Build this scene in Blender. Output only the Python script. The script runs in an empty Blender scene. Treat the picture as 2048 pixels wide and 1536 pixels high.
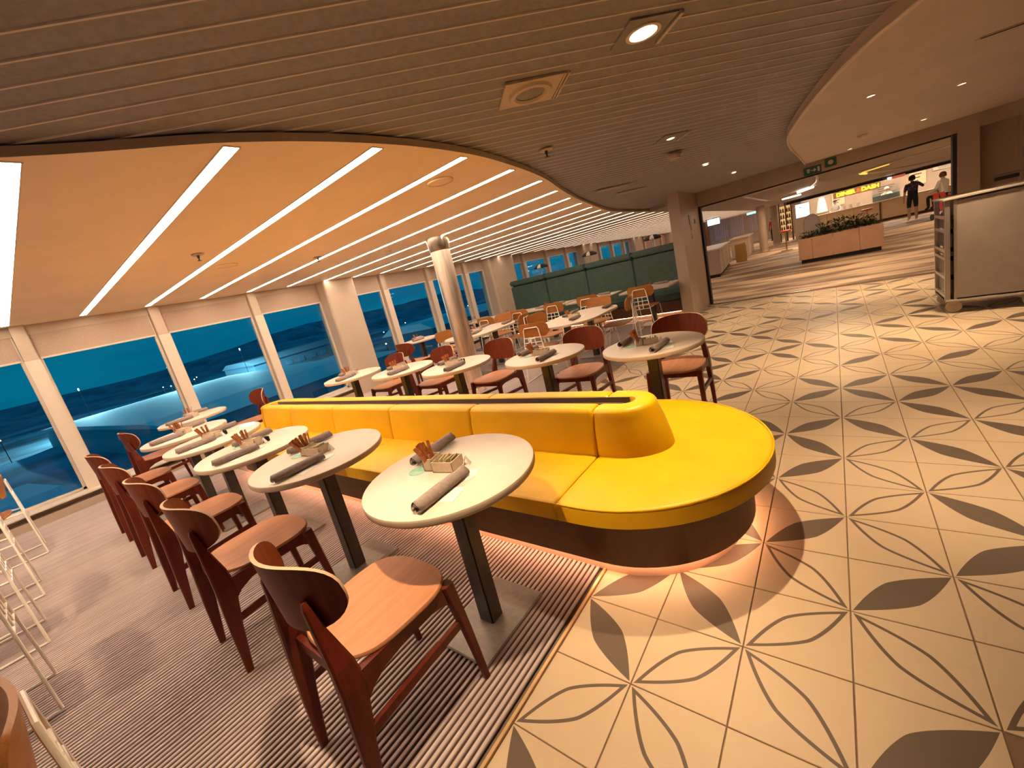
import bpy, bmesh, math, random
from mathutils import Vector, Matrix
random.seed(7)
SC = bpy.context.scene
COL = SC.collection
PI = math.pi

# ------------------------------------------------------------------ camera, world, exposure
CAM = Vector((0.32443, -1.30426, 1.44288))
RT = Vector((0.77019, 0.593027, -0.23479))
DN = Vector((-0.048122, -0.313039, -0.94852))
FW = Vector((-0.635996, 0.74184, -0.212562))
FPX, CX, CY = 825.18, 1005.39, 749.15
cd = bpy.data.cameras.new('camera')
cam = bpy.data.objects.new('camera', cd)
COL.objects.link(cam)
mw = Matrix.Identity(4)
for r in range(3):
    mw[r][0] = RT[r]; mw[r][1] = -DN[r]; mw[r][2] = -FW[r]; mw[r][3] = CAM[r]
cam.matrix_world = mw
cd.sensor_width = 36
cd.lens = 36 * FPX / 2048
cd.shift_x = (1024 - CX) / 2048
cd.shift_y = (CY - 768) / 2048
cd.clip_start = 0.03
cd.clip_end = 3000
SC.camera = cam

SC.view_settings.view_transform = 'Standard'
SC.view_settings.look = 'None'
SC.view_settings.gamma = 1
SC.view_settings.use_curve_mapping = False
SC.view_settings.exposure = 0.2

def seen(p, margin=60):
    d = Vector(p) - CAM
    z = d.dot(FW)
    if z < 0.05:
        return False
    x = CX + FPX * d.dot(RT) / z
    y = CY + FPX * d.dot(DN) / z
    return -margin < x < 2048 + margin and -margin < y < 1536 + margin

class NT:
    """small helper for node trees"""
    def __init__(s, tree):
        s.t = tree
    def n(s, typ, **kw):
        nd = s.t.nodes.new(typ)
        for k, v in kw.items():
            setattr(nd, k, v)
        return nd
    def l(s, a, b):
        s.t.links.new(a, b)
    def put(s, sock, v):
        if isinstance(v, (int, float)):
            sock.default_value = v
        elif isinstance(v, (tuple, list)):
            sock.default_value = tuple(v) if len(v) == len(sock.default_value) else tuple(v) + (1,)
        else:
            s.l(v, sock)
    def m(s, op, a, b=None, c=None):
        nd = s.n('ShaderNodeMath', operation=op)
        s.put(nd.inputs[0], a)
        if b is not None:
            s.put(nd.inputs[1], b)
        if c is not None:
            s.put(nd.inputs[2], c)
        return nd.outputs[0]
    def mix(s, f, a, b, blend='MIX'):
        nd = s.n('ShaderNodeMix', data_type='RGBA', blend_type=blend)
        s.put(nd.inputs['Factor'], f)
        s.put(nd.inputs[6], a)
        s.put(nd.inputs[7], b)
        return nd.outputs[2]
    def noise(s, vec, scale, detail=2, rough=.5):
        nd = s.n('ShaderNodeTexNoise')
        if vec is not None:
            s.l(vec, nd.inputs['Vector'])
        nd.inputs['Scale'].default_value = scale
        nd.inputs['Detail'].default_value = detail
        nd.inputs['Roughness'].default_value = rough
        return nd.outputs['Fac']
    def smooth(s, v, a, b):
        nd = s.n('ShaderNodeMapRange', interpolation_type='SMOOTHSTEP')
        s.put(nd.inputs[0], v)
        nd.inputs[1].default_value = a; nd.inputs[2].default_value = b
        return nd.outputs[0]
    def scale(s, vec, sc):
        nd = s.n('ShaderNodeVectorMath', operation='MULTIPLY')
        s.l(vec, nd.inputs[0]); nd.inputs[1].default_value = sc
        return nd.outputs[0]

# dusk sky: teal, a little lighter low down, with faint cloud bands
W = bpy.data.worlds.new('dusk')
SC.world = W
W.use_nodes = True
wt = NT(W.node_tree)
bg = W.node_tree.nodes['Background']
tc = wt.n('ShaderNodeTexCoord')
sx = wt.n('ShaderNodeSeparateXYZ'); wt.l(tc.outputs['Generated'], sx.inputs[0])
el = wt.smooth(sx.outputs[2], 0.0, 0.6)
cl = wt.noise(wt.scale(tc.outputs['Generated'], (1.2, 1.2, 9.0)), 2.2, 4)
cl = wt.smooth(cl, .42, .7)
c1 = wt.mix(el, (0.0, .108, .20, 1), (0.0, .085, .17, 1))
c2 = wt.mix(wt.m('MULTIPLY', cl, .35), c1, (0.0, .19, .27, 1))
wt.l(c2, bg.inputs[0])
bg.inputs[1].default_value = 1.0

WARM = (1.0, .62, .33)
WARMW = (1.0, .74, .44)

# ------------------------------------------------------------------ materials
MATS = {}
def mat(name, col, rough=.5, metal=0.0, spec=.5, noise=0.0, nscale=30, bump=0.0, bscale=200, emit=None, estr=0, stretch=(1, 1, 1), coat=0):
    if name in MATS:
        return MATS[name]
    m = bpy.data.materials.new(name)
    m.use_nodes = True
    t = NT(m.node_tree)
    b = m.node_tree.nodes['Principled BSDF']
    b.inputs['Base Color'].default_value = (*col, 1)
    b.inputs['Roughness'].default_value = rough
    b.inputs['Metallic'].default_value = metal
    b.inputs['Specular IOR Level'].default_value = spec
    b.inputs['Coat Weight'].default_value = coat
    if noise or bump:
        co = t.n('ShaderNodeTexCoord')
        v = t.scale(co.outputs['Object'], stretch)
    if noise:
        f = t.noise(v, nscale, 4, .6)
        f = t.smooth(f, .3, .7)
        c = t.mix(f, tuple(max(0, x * (1 - noise)) for x in col) + (1,), tuple(min(1, x * (1 + noise)) for x in col) + (1,))
        t.l(c, b.inputs['Base Color'])
    if bump:
        bn = t.n('ShaderNodeBump'); bn.inputs['Strength'].default_value = bump
        bn.inputs['Distance'].default_value = .002
        t.l(t.noise(v, bscale, 2), bn.inputs['Height'])
        t.l(bn.outputs[0], b.inputs['Normal'])
    if emit:
        b.inputs['Emission Color'].default_value = (*emit, 1)
        b.inputs['Emission Strength'].default_value = estr
    MATS[name] = m
    return m

def wood(name, ca, cb, rough=.42, axis='X', scale=9):
    m = bpy.data.materials.new(name); m.use_nodes = True
    t = NT(m.node_tree); b = m.node_tree.nodes['Principled BSDF']
    co = t.n('ShaderNodeTexCoord')
    st = {'X': (.35, 5, 5), 'Y': (5, .35, 5), 'Z': (5, 5, .35)}[axis]
    v = t.scale(co.outputs['Object'], st)
    a = t.noise(v, scale, 5, .6)
    g = t.noise(t.scale(v, (1, 1, 1)), scale * 7, 3, .7)
    f = t.smooth(t.m('ADD', t.m('MULTIPLY', a, .7), t.m('MULTIPLY', g, .3)), .35, .65)
    t.l(t.mix(f, (*ca, 1), (*cb, 1)), b.inputs['Base Color'])
    b.inputs['Roughness'].default_value = rough
    b.inputs['Specular IOR Level'].default_value = .28
    MATS[name] = m
    return m

M_wall = mat('wall_paint', (.55, .425, .325), .6, noise=.04, nscale=3)
M_wallg = mat('wall_laminate', (.42, .315, .245), .45, noise=.05, nscale=2)
M_soffit = mat('soffit_plaster', (.90, .68, .44), .55, noise=.03, nscale=2)
M_soffit2 = mat('soffit_plaster_pink', (.62, .52, .49), .6, noise=.04, nscale=2)
M_lip = mat('soffit_lip', (.50, .39, .31), .5)
M_dark = mat('void_dark', (.02, .018, .02), .8)
M_white = mat('white_metal', (.74, .62, .51), .35)
M_whitew = mat('white_wire', (.92, .84, .72), .3)
M_black = mat('black_steel', (.035, .028, .022), .35, spec=.6, noise=.3, nscale=60)
M_plate = mat('grey_base_plate', (.30, .255, .22), .42, metal=.3, noise=.1, nscale=40)
M_top = mat('white_laminate', (.69, .55, .44), .36, noise=.02, nscale=15)
M_topedge = mat('laminate_edge', (.56, .43, .32), .45)
M_yel = mat('yellow_vinyl', (.82, .45, .003), .42, spec=.45, noise=.05, nscale=5, bump=.25, bscale=260)
M_yeld = mat('yellow_seam', (.48, .20, .004), .6)
M_brown = mat('brown_laminate', (.115, .045, .014), .45, noise=.08, nscale=20)
M_slot = mat('brown_slot', (.15, .085, .055), .6)
M_plinth = mat('plinth_copper', (.62, .38, .27), .4)
M_napk = mat('grey_linen', (.30, .225, .20), .9, noise=.12, nscale=60, bump=.5, bscale=500)
M_nap2 = mat('white_paper', (.85, .80, .74), .7)
M_box = mat('cream_box', (.60, .46, .33), .55, noise=.08, nscale=60)
M_stick = mat('brown_sachet', (.36, .105, .022), .55, noise=.35, nscale=90)
M_sach = mat('pale_sachet', (.70, .56, .36), .5, noise=.1, nscale=50)
M_green = mat('green_card', (.30, .52, .38), .6, noise=.2, nscale=30)
M_greenb = mat('green_leather', (.046, .088, .066), .5, noise=.12, nscale=8, bump=.3, bscale=150)
M_steel = mat('brushed_steel', (.80, .65, .53), .36, metal=1.0, noise=.12, nscale=6, stretch=(12, 12, .4))
M_cap = mat('polished_steel', (.85, .73, .62), .2, metal=1.0)
M_alu = mat('aluminium', (.58, .50, .44), .35, metal=.8)
M_troll = mat('trolley_panel', (.33, .265, .225), .5, noise=.06, nscale=6)
M_wheel = mat('trolley_tyre', (.62, .44, .26), .6)
M_red = mat('red_plastic', (.55, .04, .015), .4)
M_leaf = mat('leaf_green', (.035, .075, .025), .5, noise=.4, nscale=20)
M_leaf2 = mat('leaf_yellow', (.55, .55, .05), .5)
M_soil = mat('soil', (.04, .025, .015), .9)
M_plnt = mat('planter_panel', (.62, .36, .24), .5, noise=.05, nscale=4)
M_skin = mat('skin', (.55, .32, .22), .6)
M_hair = mat('dark_hair', (.02, .012, .01), .7)
M_blk = mat('black_cloth', (.012, .012, .016), .9)
M_prp = mat('dark_print_cloth', (.07, .045, .09), .9, noise=.9, nscale=14)
M_wht = mat('white_cloth', (.75, .70, .62), .9)
M_gry = mat('grey_cloth', (.50, .45, .40), .9)
M_redc = mat('red_cloth', (.35, .03, .02), .9)
M_brass = mat('lamp_brass', (.55, .38, .18), .3, metal=.8)
M_seatw = wood('seat_veneer', (.46, .19, .085), (.55, .245, .12), .45, 'Y', 7)
M_backw = wood('back_veneer', (.115, .016, .005), (.18, .031, .009), .42, 'Z', 8)
M_legw = wood('red_stained_beech', (.090, .010, .0045), (.135, .019, .008), .4, 'Z', 9)
M_ply = mat('ply_edge', (.50, .32, .20), .6)
M_oak = wood('orange_ply', (.33, .115, .022), (.42, .16, .038), .42, 'X', 7)
M_oakbox = wood('oak_box', (.55, .32, .10), (.65, .40, .14), .5, 'Z', 5)

def emis(name, col, s):
    return mat(name, (.8, .8, .8), .5, emit=col, estr=s)
M_strip = emis('strip_diffuser', (1.0, .81, .60), 22.0)
M_led = emis('plinth_led', (1.0, .56, .30), 32.0)
M_bulb = emis('downlight_lens', (1.0, .80, .55), 12.0)
M_bulb2 = emis('small_lamp', (1.0, .9, .8), 10.0)
M_screen = None

def glass_mat():
    m = bpy.data.materials.new('window_glass'); m.use_nodes = True
    t = NT(m.node_tree); nt = m.node_tree
    nt.nodes.remove(nt.nodes['Principled BSDF'])
    out = nt.nodes['Material Output']
    tr = t.n('ShaderNodeBsdfTransparent'); tr.inputs[0].default_value = (.86, .97, 1, 1)
    gl = t.n('ShaderNodeBsdfGlossy'); gl.inputs['Roughness'].default_value = .01
    gl.inputs['Color'].default_value = (.55, .8, .9, 1)
    fr = t.n('ShaderNodeFresnel'); fr.inputs[0].default_value = 1.5
    mx = t.n('ShaderNodeMixShader')
    ge = t.n('ShaderNodeNewGeometry')
    t.l(t.m('MULTIPLY', fr.outputs[0], t.m('SUBTRACT', 1, ge.outputs['Backfacing'])), mx.inputs[0]); t.l(tr.outputs[0], mx.inputs[1]); t.l(gl.outputs[0], mx.inputs[2])
    t.l(mx.outputs[0], out.inputs[0])
    return m
M_glass = glass_mat()

def tile_mat(name, filled):
    m = bpy.data.materials.new(name); m.use_nodes = True
    t = NT(m.node_tree); b = m.node_tree.nodes['Principled BSDF']
    uv = t.n('ShaderNodeUVMap')
    s = t.n('ShaderNodeSeparateXYZ'); t.l(uv.outputs[0], s.inputs[0])
    u, v = s.outputs[0], s.outputs[1]
    a = t.m('MULTIPLY', t.m('ADD', u, v), .5)
    d = t.m('MULTIPLY', t.m('ABSOLUTE', t.m('SUBTRACT', u, v)), .5)
    q = t.m('ABSOLUTE', t.m('SUBTRACT', t.m('MULTIPLY', a, 2), 1))
    w = t.m('MULTIPLY', t.m('SUBTRACT', 1, t.m('POWER', q, 1.5)), .148)
    w = t.m('SUBTRACT', w, .010)
    if filled:
        f = t.m('LESS_THAN', d, w)
    else:
        f = t.m('MULTIPLY', t.m('LESS_THAN', d, w), t.m('GREATER_THAN', d, t.m('SUBTRACT', w, .029)))
    co = t.n('ShaderNodeTexCoord')
    ns = t.noise(co.outputs['Object'], 9, 4, .6)
    base = t.mix(ns, (.57, .42, .28, 1), (.63, .47, .32, 1))
    pet = t.mix(ns, (.125, .085, .062, 1), (.15, .105, .078, 1))
    t.l(t.mix(f, base, pet), b.inputs['Base Color'])
    b.inputs['Roughness'].default_value = .42
    b.inputs['Specular IOR Level'].default_value = .35
    return m
M_tileF = tile_mat('tile_filled_petal', True)
M_tileO = tile_mat('tile_outlined_petal', False)
M_grout = mat('grout', (.22, .13, .08), .9)
M_under = mat('screed', (.20, .14, .11), .9)

def carpet_mat():
    m = bpy.data.materials.new('ribbed_carpet'); m.use_nodes = True
    t = NT(m.node_tree); b = m.node_tree.nodes['Principled BSDF']
    co = t.n('ShaderNodeTexCoord'); s = t.n('ShaderNodeSeparateXYZ'); t.l(co.outputs['Object'], s.inputs[0])
    ph = t.m('MULTIPLY', s.outputs[0], 2 * PI / RIB)
    c = t.m('COSINE', ph)
    f = t.smooth(c, -.95, .0)
    n1 = t.noise(t.scale(co.outputs['Object'], (22, .5, 1)), 2.0, 4, .7)
    n2 = t.noise(t.scale(co.outputs['Object'], (1, 1, 1)), 160, 2)
    top = t.mix(t.smooth(n1, .35, .65), (.47, .375, .365, 1), (.60, .49, .47, 1))
    top = t.mix(t.m('MULTIPLY', n2, .35), top, (.42, .325, .31, 1))
    t.l(t.mix(f, (.085, .045, .036, 1), top), b.inputs['Base Color'])
    b.inputs['Roughness'].default_value = .95
    b.inputs['Specular IOR Level'].default_value = .1
    return m
RIB = .026
M_carpet = carpet_mat()
M_border = mat('carpet_border', (.34, .22, .19), .95, noise=.2, nscale=80)

def hall_floor_mat():
    m = bpy.data.materials.new('hall_carpet_waves'); m.use_nodes = True
    t = NT(m.node_tree); b = m.node_tree.nodes['Principled BSDF']
    co = t.n('ShaderNodeTexCoord')
    v = t.scale(co.outputs['Object'], (.55, 1.5, 1))
    n = t.noise(v, 1.0, 3, .5)
    n2 = t.noise(t.scale(co.outputs['Object'], (.5, 4, 1)), 1.0, 2, .5)
    f = t.smooth(t.m('ADD', t.m('MULTIPLY', n, .6), t.m('MULTIPLY', n2, .4)), .42, .58)
    t.l(t.mix(f, (.22, .13, .085, 1), (.76, .56, .38, 1)), b.inputs['Base Color'])
    b.inputs['Roughness'].default_value = .6
    return m
M_hall = hall_floor_mat()

# ------------------------------------------------------------------ mesh helpers
class MB:
    def __init__(s):
        s.v = []; s.f = []; s.mi = []; s.sm = []
    def add(s, vs, fs, mi=0, smooth=False):
        o = len(s.v)
        s.v += [tuple(v) for v in vs]
        for f in fs:
            s.f.append([i + o for i in f]); s.mi.append(mi); s.sm.append(smooth)
    def box(s, c, d, mi=0, rot=None):
        x, y, z = d[0] / 2, d[1] / 2, d[2] / 2
        vs = [Vector((a, b, e)) for a in (-x, x) for b in (-y, y) for e in (-z, z)]
        if rot is not None:
            vs = [rot @ v for v in vs]
        s.add([v + Vector(c) for v in vs], [(0, 1, 3, 2), (4, 6, 7, 5), (0, 4, 5, 1), (2, 3, 7, 6), (0, 2, 6, 4), (1, 5, 7, 3)], mi)
    def loft(s, rings, mi=0, smooth=True, caps=True, closed=True):
        n = len(rings[0]); vs = [p for r in rings for p in r]; fs = []
        for k in range(len(rings) - 1):
            for i in range(n if closed else n - 1):
                j = (i + 1) % n
                fs.append((k * n + i, k * n + j, (k + 1) * n + j, (k + 1) * n + i))
        s.add(vs, fs, mi, smooth)
        if caps:
            s.add(rings[0], [tuple(reversed(range(n)))], mi)
            s.add(rings[-1], [tuple(range(n))], mi)
    def sweep(s, pts, dims, mi=0):
        """rectangular section bar: at each point (half-x, half-y) in horizontal plane"""
        rings = []
        for p, (a, b) in zip(pts, dims):
            x, y, z = p
            c = min(a, b) * .35
            rings.append([(x - a + c, y - b, z), (x + a - c, y - b, z), (x + a, y - b + c, z), (x + a, y + b - c, z), (x + a - c, y + b, z), (x - a + c, y + b, z), (x - a, y + b - c, z), (x - a, y - b + c, z)])
        s.loft(rings, mi, False)
    def bar(s, p, q, w, h, mi=0, up=(0, 0, 1)):
        p, q = Vector(p), Vector(q); d = (q - p).normalized()
        r = d.cross(Vector(up)).normalized() * w / 2; u = d.cross(r).normalized() * h / 2
        s.loft([[p - r - u, p + r - u, p + r + u, p - r + u], [q - r - u, q + r - u, q + r + u, q - r + u]], mi, False)
    def tube(s, pts, r, n=8, mi=0, closed=False):
        pts = [Vector(p) for p in pts]; rings = []
        m = len(pts)
        ref = None
        for i, p in enumerate(pts):
            a = pts[i - 1] if (i > 0 or closed) else p
            b = pts[(i + 1) % m] if (i < m - 1 or closed) else p
            d = (b - a).normalized()
            if ref is None:
                ref = Vector((0, 0, 1)) if abs(d.z) < .9 else Vector((1, 0, 0))
            u = d.cross(ref).normalized(); w = u.cross(d).normalized(); ref = w
            rr = r[i] if isinstance(r, (list, tuple)) else r
            rings.append([p + (u * math.cos(2 * PI * k / n) + w * math.sin(2 * PI * k / n)) * rr for k in range(n)])
        if closed:
            rings.append(rings[0])
        s.loft(rings, mi, True, not closed)
    def lathe(s, prof, n=24, c=(0, 0, 0), mi=0, smooth=True):
        rings = [[(c[0] + r * math.cos(2 * PI * k / n), c[1] + r * math.sin(2 * PI * k / n), c[2] + z) for k in range(n)] for r, z in prof]
        s.loft(rings, mi, smooth, caps=False)
    def prism(s, poly, z0, z1, mi=0, mi_side=None, tilt=0.0):
        n = len(poly)
        a = [(x, y, z0 + tilt * y) for x, y in poly]; b = [(x, y, z1 + tilt * y) for x, y in poly]
        s.add(a, [tuple(reversed(range(n)))], mi); s.add(b, [tuple(range(n))], mi)
        s.add(a + b, [(i, (i + 1) % n, n + (i + 1) % n, n + i) for i in range(n)], mi if mi_side is None else mi_side)
    def mesh(s, name, mats, bevel=0):
        me = bpy.data.meshes.new(name)
        me.from_pydata(s.v, [], s.f)
        if not isinstance(mats, (list, tuple)):
            mats = [mats]
        for m in mats:
            me.materials.append(m)
        me.polygons.foreach_set('material_index', s.mi)
        me.polygons.foreach_set('use_smooth', s.sm)
        bm = bmesh.new(); bm.from_mesh(me)
        bmesh.ops.remove_doubles(bm, verts=bm.verts, dist=1e-5)
        bmesh.ops.recalc_face_normals(bm, faces=bm.faces)
        if bevel:
            es = [e for e in bm.edges if len(e.link_faces) == 2 and e.calc_face_angle(0) > .6]
            bmesh.ops.bevel(bm, geom=es, offset=bevel, segments=2, affect='EDGES', clamp_overlap=True)
        bm.to_mesh(me); bm.free()
        if any(s.sm):
            me.set_sharp_from_angle(angle=.75)
        return me
    def build(s, name, mats, parent=None, bevel=0, loc=None, rotz=0):
        o = bpy.data.objects.new(name, s.mesh(name, mats, bevel))
        COL.objects.link(o)
        if parent is not None:
            o.parent = parent
        if loc is not None:
            o.location = loc
        o.rotation_euler.z = rotz
        return o

def thing(name, label, cat, loc=(0, 0, 0), rotz=0, group=None):
    o = bpy.data.objects.new(name, None); COL.objects.link(o)
    o.empty_display_size = .1
    o.location = loc; o.rotation_euler = (0, 0, rotz)
    tag(o, label, cat, group)
    return o
def tag(o, label, cat, group=None):
    o['label'] = label; o['category'] = cat
    if group:
        o['group'] = group
    return o
def struct(o):
    o['kind'] = 'structure'
    return o
def dup(root, loc, rotz=0, label=None, group=None):
    r = root.copy(); COL.objects.link(r)
    r.location = loc; r.rotation_euler = (0, 0, rotz)
    if label:
        r['label'] = label
    if group:
        r['group'] = group
    for ch in list(root.children):
        c = ch.copy(); COL.objects.link(c); c.parent = r
        for g in list(ch.children):
            d = g.copy(); COL.objects.link(d); d.parent = c
    return r
class Proto:
    """builds one of a kind, later ones are copies"""
    def __init__(s, make):
        s.make = make; s.first = None
    def put(s, loc, rotz, label, group=None):
        if s.first is None:
            s.first = s.make(label)
            s.first.location = loc; s.first.rotation_euler = (0, 0, rotz)
            if group:
                s.first['group'] = group
            s.first['label'] = label
            return s.first
        return dup(s.first, loc, rotz, label, group)
def superell(a, b, n, k=32):
    r = []
    for i in range(k):
        t = 2 * PI * i / k; c, s_ = math.cos(t), math.sin(t)
        r.append((a * math.copysign(abs(c) ** (2 / n), c), b * math.copysign(abs(s_) ** (2 / n), s_)))
    return r
def stadium(x0, x1, y0, y1, k=14, rad=None):
    """outline with half-round ends along x (or corner radius rad)"""
    r = min((y1 - y0) / 2, (x1 - x0) / 2) if rad is None else rad
    pts = []
    for cx_, cy_, a0 in ((x1 - r, y0 + r, -PI / 2), (x1 - r, y1 - r, 0), (x0 + r, y1 - r, PI / 2), (x0 + r, y0 + r, PI)):
        for i in range(k + 1):
            a = a0 + PI / 2 * i / k
            p = (cx_ + r * math.cos(a), cy_ + r * math.sin(a))
            if not pts or (abs(p[0] - pts[-1][0]) + abs(p[1] - pts[-1][1])) > 1e-6:
                pts.append(p)
    return pts
def smooth_curve(pts, n=6):
    out = []
    P = [Vector((*p, 0)) for p in pts]
    for i in range(len(P) - 1):
        p0 = P[max(0, i - 1)]; p1 = P[i]; p2 = P[i + 1]; p3 = P[min(len(P) - 1, i + 2)]
        for k in range(n):
            t = k / n
            q = .5 * ((2 * p1) + (p2 - p0) * t + (2 * p0 - 5 * p1 + 4 * p2 - p3) * t * t + (3 * p1 - p0 - 3 * p2 + p3) * t ** 3)
            out.append((q.x, q.y))
    out.append(pts[-1])
    return out
def poly_mesh(name, poly, z0, z1, mats, parent=None, tilt=0.0, side_mi=0):
    """solid from a concave outline"""
    bm = bmesh.new()
    a = [bm.verts.new((x, y, z0 + tilt * y)) for x, y in poly]
    es = [bm.edges.new((a[i], a[(i + 1) % len(a)])) for i in range(len(a))]
    bmesh.ops.triangle_fill(bm, use_beauty=True, use_dissolve=False, edges=es)
    fs = list(bm.faces)
    r = bmesh.ops.extrude_face_region(bm, geom=fs)
    for g in r['geom']:
        if isinstance(g, bmesh.types.BMVert):
            g.co.z += z1 - z0
    bmesh.ops.recalc_face_normals(bm, faces=bm.faces)
    for f in bm.faces:
        if abs(f.normal.z) < .5:
            f.material_index = side_mi
    me = bpy.data.meshes.new(name); bm.to_mesh(me); bm.free()
    for m in (mats if isinstance(mats, (list, tuple)) else [mats]):
        me.materials.append(m)
    o = bpy.data.objects.new(name, me); COL.objects.link(o)
    if parent:
        o.parent = parent
    return o

TILT = -.0155
def zc(y, z0=2.28):
    return z0 + TILT * y

# ------------------------------------------------------------------ large structure
XW = -7.15
# floor: screed slab, carpet, hall carpet and single tiles as children
b = MB(); b.box((-1, 14, -.06), (14.5, 42, .10)); floor = struct(b.build('floor', M_under))
T = .303
YD = 8.02           # threshold of the wide opening
SX0, SX1, SY0, SY1 = -5.55, .07, .02, 1.32   # bench seat outline
# ribbed carpet: every rib is geometry
def carpet_piece(x0, x1, y0, y1, name):
    b = MB(); n = int(round((x1 - x0) / RIB)); prof = []
    for i in range(n):
        x = x0 + i * RIB
        prof += [(x, .001), (x + RIB * .22, .0015), (x + RIB * .34, .007), (x + RIB * .66, .0085), (x + RIB * .82, .0075)]
    prof.append((x0 + n * RIB, .001))
    # phase of the material: grooves at multiples of RIB
    vs = [(x, y, z) for y in (y0, y1) for x, z in prof]; m = len(prof)
    b.add(vs, [(i, i + 1, m + i + 1, m + i) for i in range(m - 1)])
    o = b.build(name, M_carpet, floor)
    o['label'] = 'pinkish ribbed carpet with dark grooves'
    return o
def snap(x):
    return round(x / RIB) * RIB - RIB * .58
carpet_piece(snap(-7.05), snap(-.62), -4.0, .20, 'carpet')
carpet_piece(snap(-7.05), snap(-1.97), 1.14, 8.3, 'carpet')
carpet_piece(snap(-7.05), snap(-5.35), .20, 1.14, 'carpet')
b = MB()
b.box((-3.2, .215, .004), (5.15, .05, .012)); b.box((-3.2, 1.125, .004), (5.15, .05, .012))
b.build('carpet_border', M_border, floor)
b = MB(); b.box((-.612, -1.9, .004), (.012, 4.2, .012)); b.box((-1.965, 4.5, .004), (.012, 6.8, .012)); b.build('carpet_trim', mat('brass_trim', (.75, .5, .25), .35, metal=.6), floor)
b = MB(); b.box((-.5, YD + 12.6, -.004), (13.3, 25.1, .008)); o = b.build('hall_carpet', M_hall, floor)
b = MB(); b.box((.4, YD, .002), (4.4, .05, .008)); b.build('threshold_bar', M_cap, floor)
# grout bed under the tiles
b = MB(); b.box((1.7, -.6, -.006), (4.62, 7.2, .004)); b.box((1.0, 5.5, -.006), (6.3, 5.0, .004)); b.box((-1.3, 2.05, -.006), (1.4, 1.95, .004))
b.build('grout_bed', M_grout, floor)
# tiles
FILLED = {((-1, 1), (0, 0)), ((-2, 0), (-1, -1)), ((-2, 0), (-1, 1)), ((-1, 1), (0, 2)), ((0, 2), (1, 3)), ((1, 1), (2, 2)), ((2, 4), (3, 3)),
          ((0, 4), (1, 5)), ((0, 6), (1, 5)), ((0, 6), (1, 7)), ((1, 7), (2, 6)), ((2, 6), (3, 5)), ((3, 5), (4, 4)), ((2, 2), (3, 3)), ((2, 0), (1, -1)), ((-2, -2), (-1, -3)),
          ((3, 7), (4, 6)), ((1, 9), (2, 8)), ((2, 8), (3, 9)), ((0, 8), (1, 9)), ((2, 10), (3, 9)), ((3, 9), (4, 10)), ((4, 8), (5, 7)), ((4, 10), (5, 9))}
OUTL = {((-1, -1), (0, 0)), ((0, 0), (1, 1)), ((1, 1), (2, 0)), ((0, 0), (1, -1)), ((-1, -1), (0, -2)), ((-2, -2), (-1, -1)), ((0, 2), (1, 1)), ((1, 3), (2, 2)),
        ((1, 3), (2, 4)), ((2, 4), (3, 5)), ((1, 5), (2, 6)), ((0, 4), (1, 3)), ((1, 5), (2, 4)), ((2, 6), (3, 7)), ((3, 5), (4, 6)), ((2, 2), (3, 1)), ((2, 0), (3, 1)),
        ((3, 3), (4, 4)), ((1, 7), (2, 8)), ((3, 7), (4, 8))}
def norm(a, c):
    return (a, c) if a[0] < c[0] else (c, a)
FILLED = {norm(*e) for e in FILLED}; OUTL = {norm(*e) for e in OUTL}
def tile_mesh(flip, m):
    g = .0022
    me = bpy.data.meshes.new('tile')
    h = T / 2 - g
    z0, z1 = -.004, .0
    c = .0012
    vs = [(-h, -h, z0), (h, -h, z0), (h, h, z0), (-h, h, z0), (-h, -h, z1 - c), (h, -h, z1 - c), (h, h, z1 - c), (-h, h, z1 - c), (-h + c, -h + c, z1), (h - c, -h + c, z1), (h - c, h - c, z1), (-h + c, h - c, z1)]
    fs = [(8, 9, 10, 11)] + [(4 + i, 4 + (i + 1) % 4, 8 + (i + 1) % 4, 8 + i) for i in range(4)] + [(i, (i + 1) % 4, 4 + (i + 1) % 4, 4 + i) for i in range(4)]
    me.from_pydata(vs, [], fs); me.materials.append(m)
    uv = me.uv_layers.new(name='UVMap')
    for lp in me.loops:
        x, y, _ = me.vertices[lp.vertex_index].co
        u, v = x / T + .5, y / T + .5
        uv.data[lp.index].uv = (1 - u if flip else u, v)
    return me
TM = {(fl, fi): tile_mesh(fl, M_tileF if fi else M_tileO) for fl in (0, 1) for fi in (0, 1)}
cand = []
rt = random.Random(11)
for i in range(-8, 14):
    for j in range(-6, 27):
        x0, y0 = i * T, j * T
        xm, ym = x0 + T / 2, y0 + T / 2
        if y0 + T > YD + .05:
            continue
        if j < 1 and i < -2:
            continue
        if xm < -2.05:
            continue
        if -5 < xm < -.75 and .1 < ym < 1.15:
            continue
        if (i + j) % 2 == 0:
            e = ((i, j), (i + 1, j + 1)); fl = 0
        else:
            e = ((i, j + 1), (i + 1, j)); fl = 1
        e = norm(*e)
        fi = 1 if e in FILLED else 0 if e in OUTL else int(rt.random() < .47)
        if xm < -.61 - .01 and ym < 1.1:
            continue
        if not seen((xm, ym, 0), 200):
            continue
        cand.append(((Vector((xm, ym, 0)) - CAM).length, xm, ym, fl, fi))
cand.sort()
for k, (d, x, y, fl, fi) in enumerate(cand[:300]):
    o = bpy.data.objects.new('tile' if k == 0 else 'tile.%03d' % k, TM[(fl, fi)])
    COL.objects.link(o); o.parent = floor; o.location = (x, y, 0)
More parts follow.
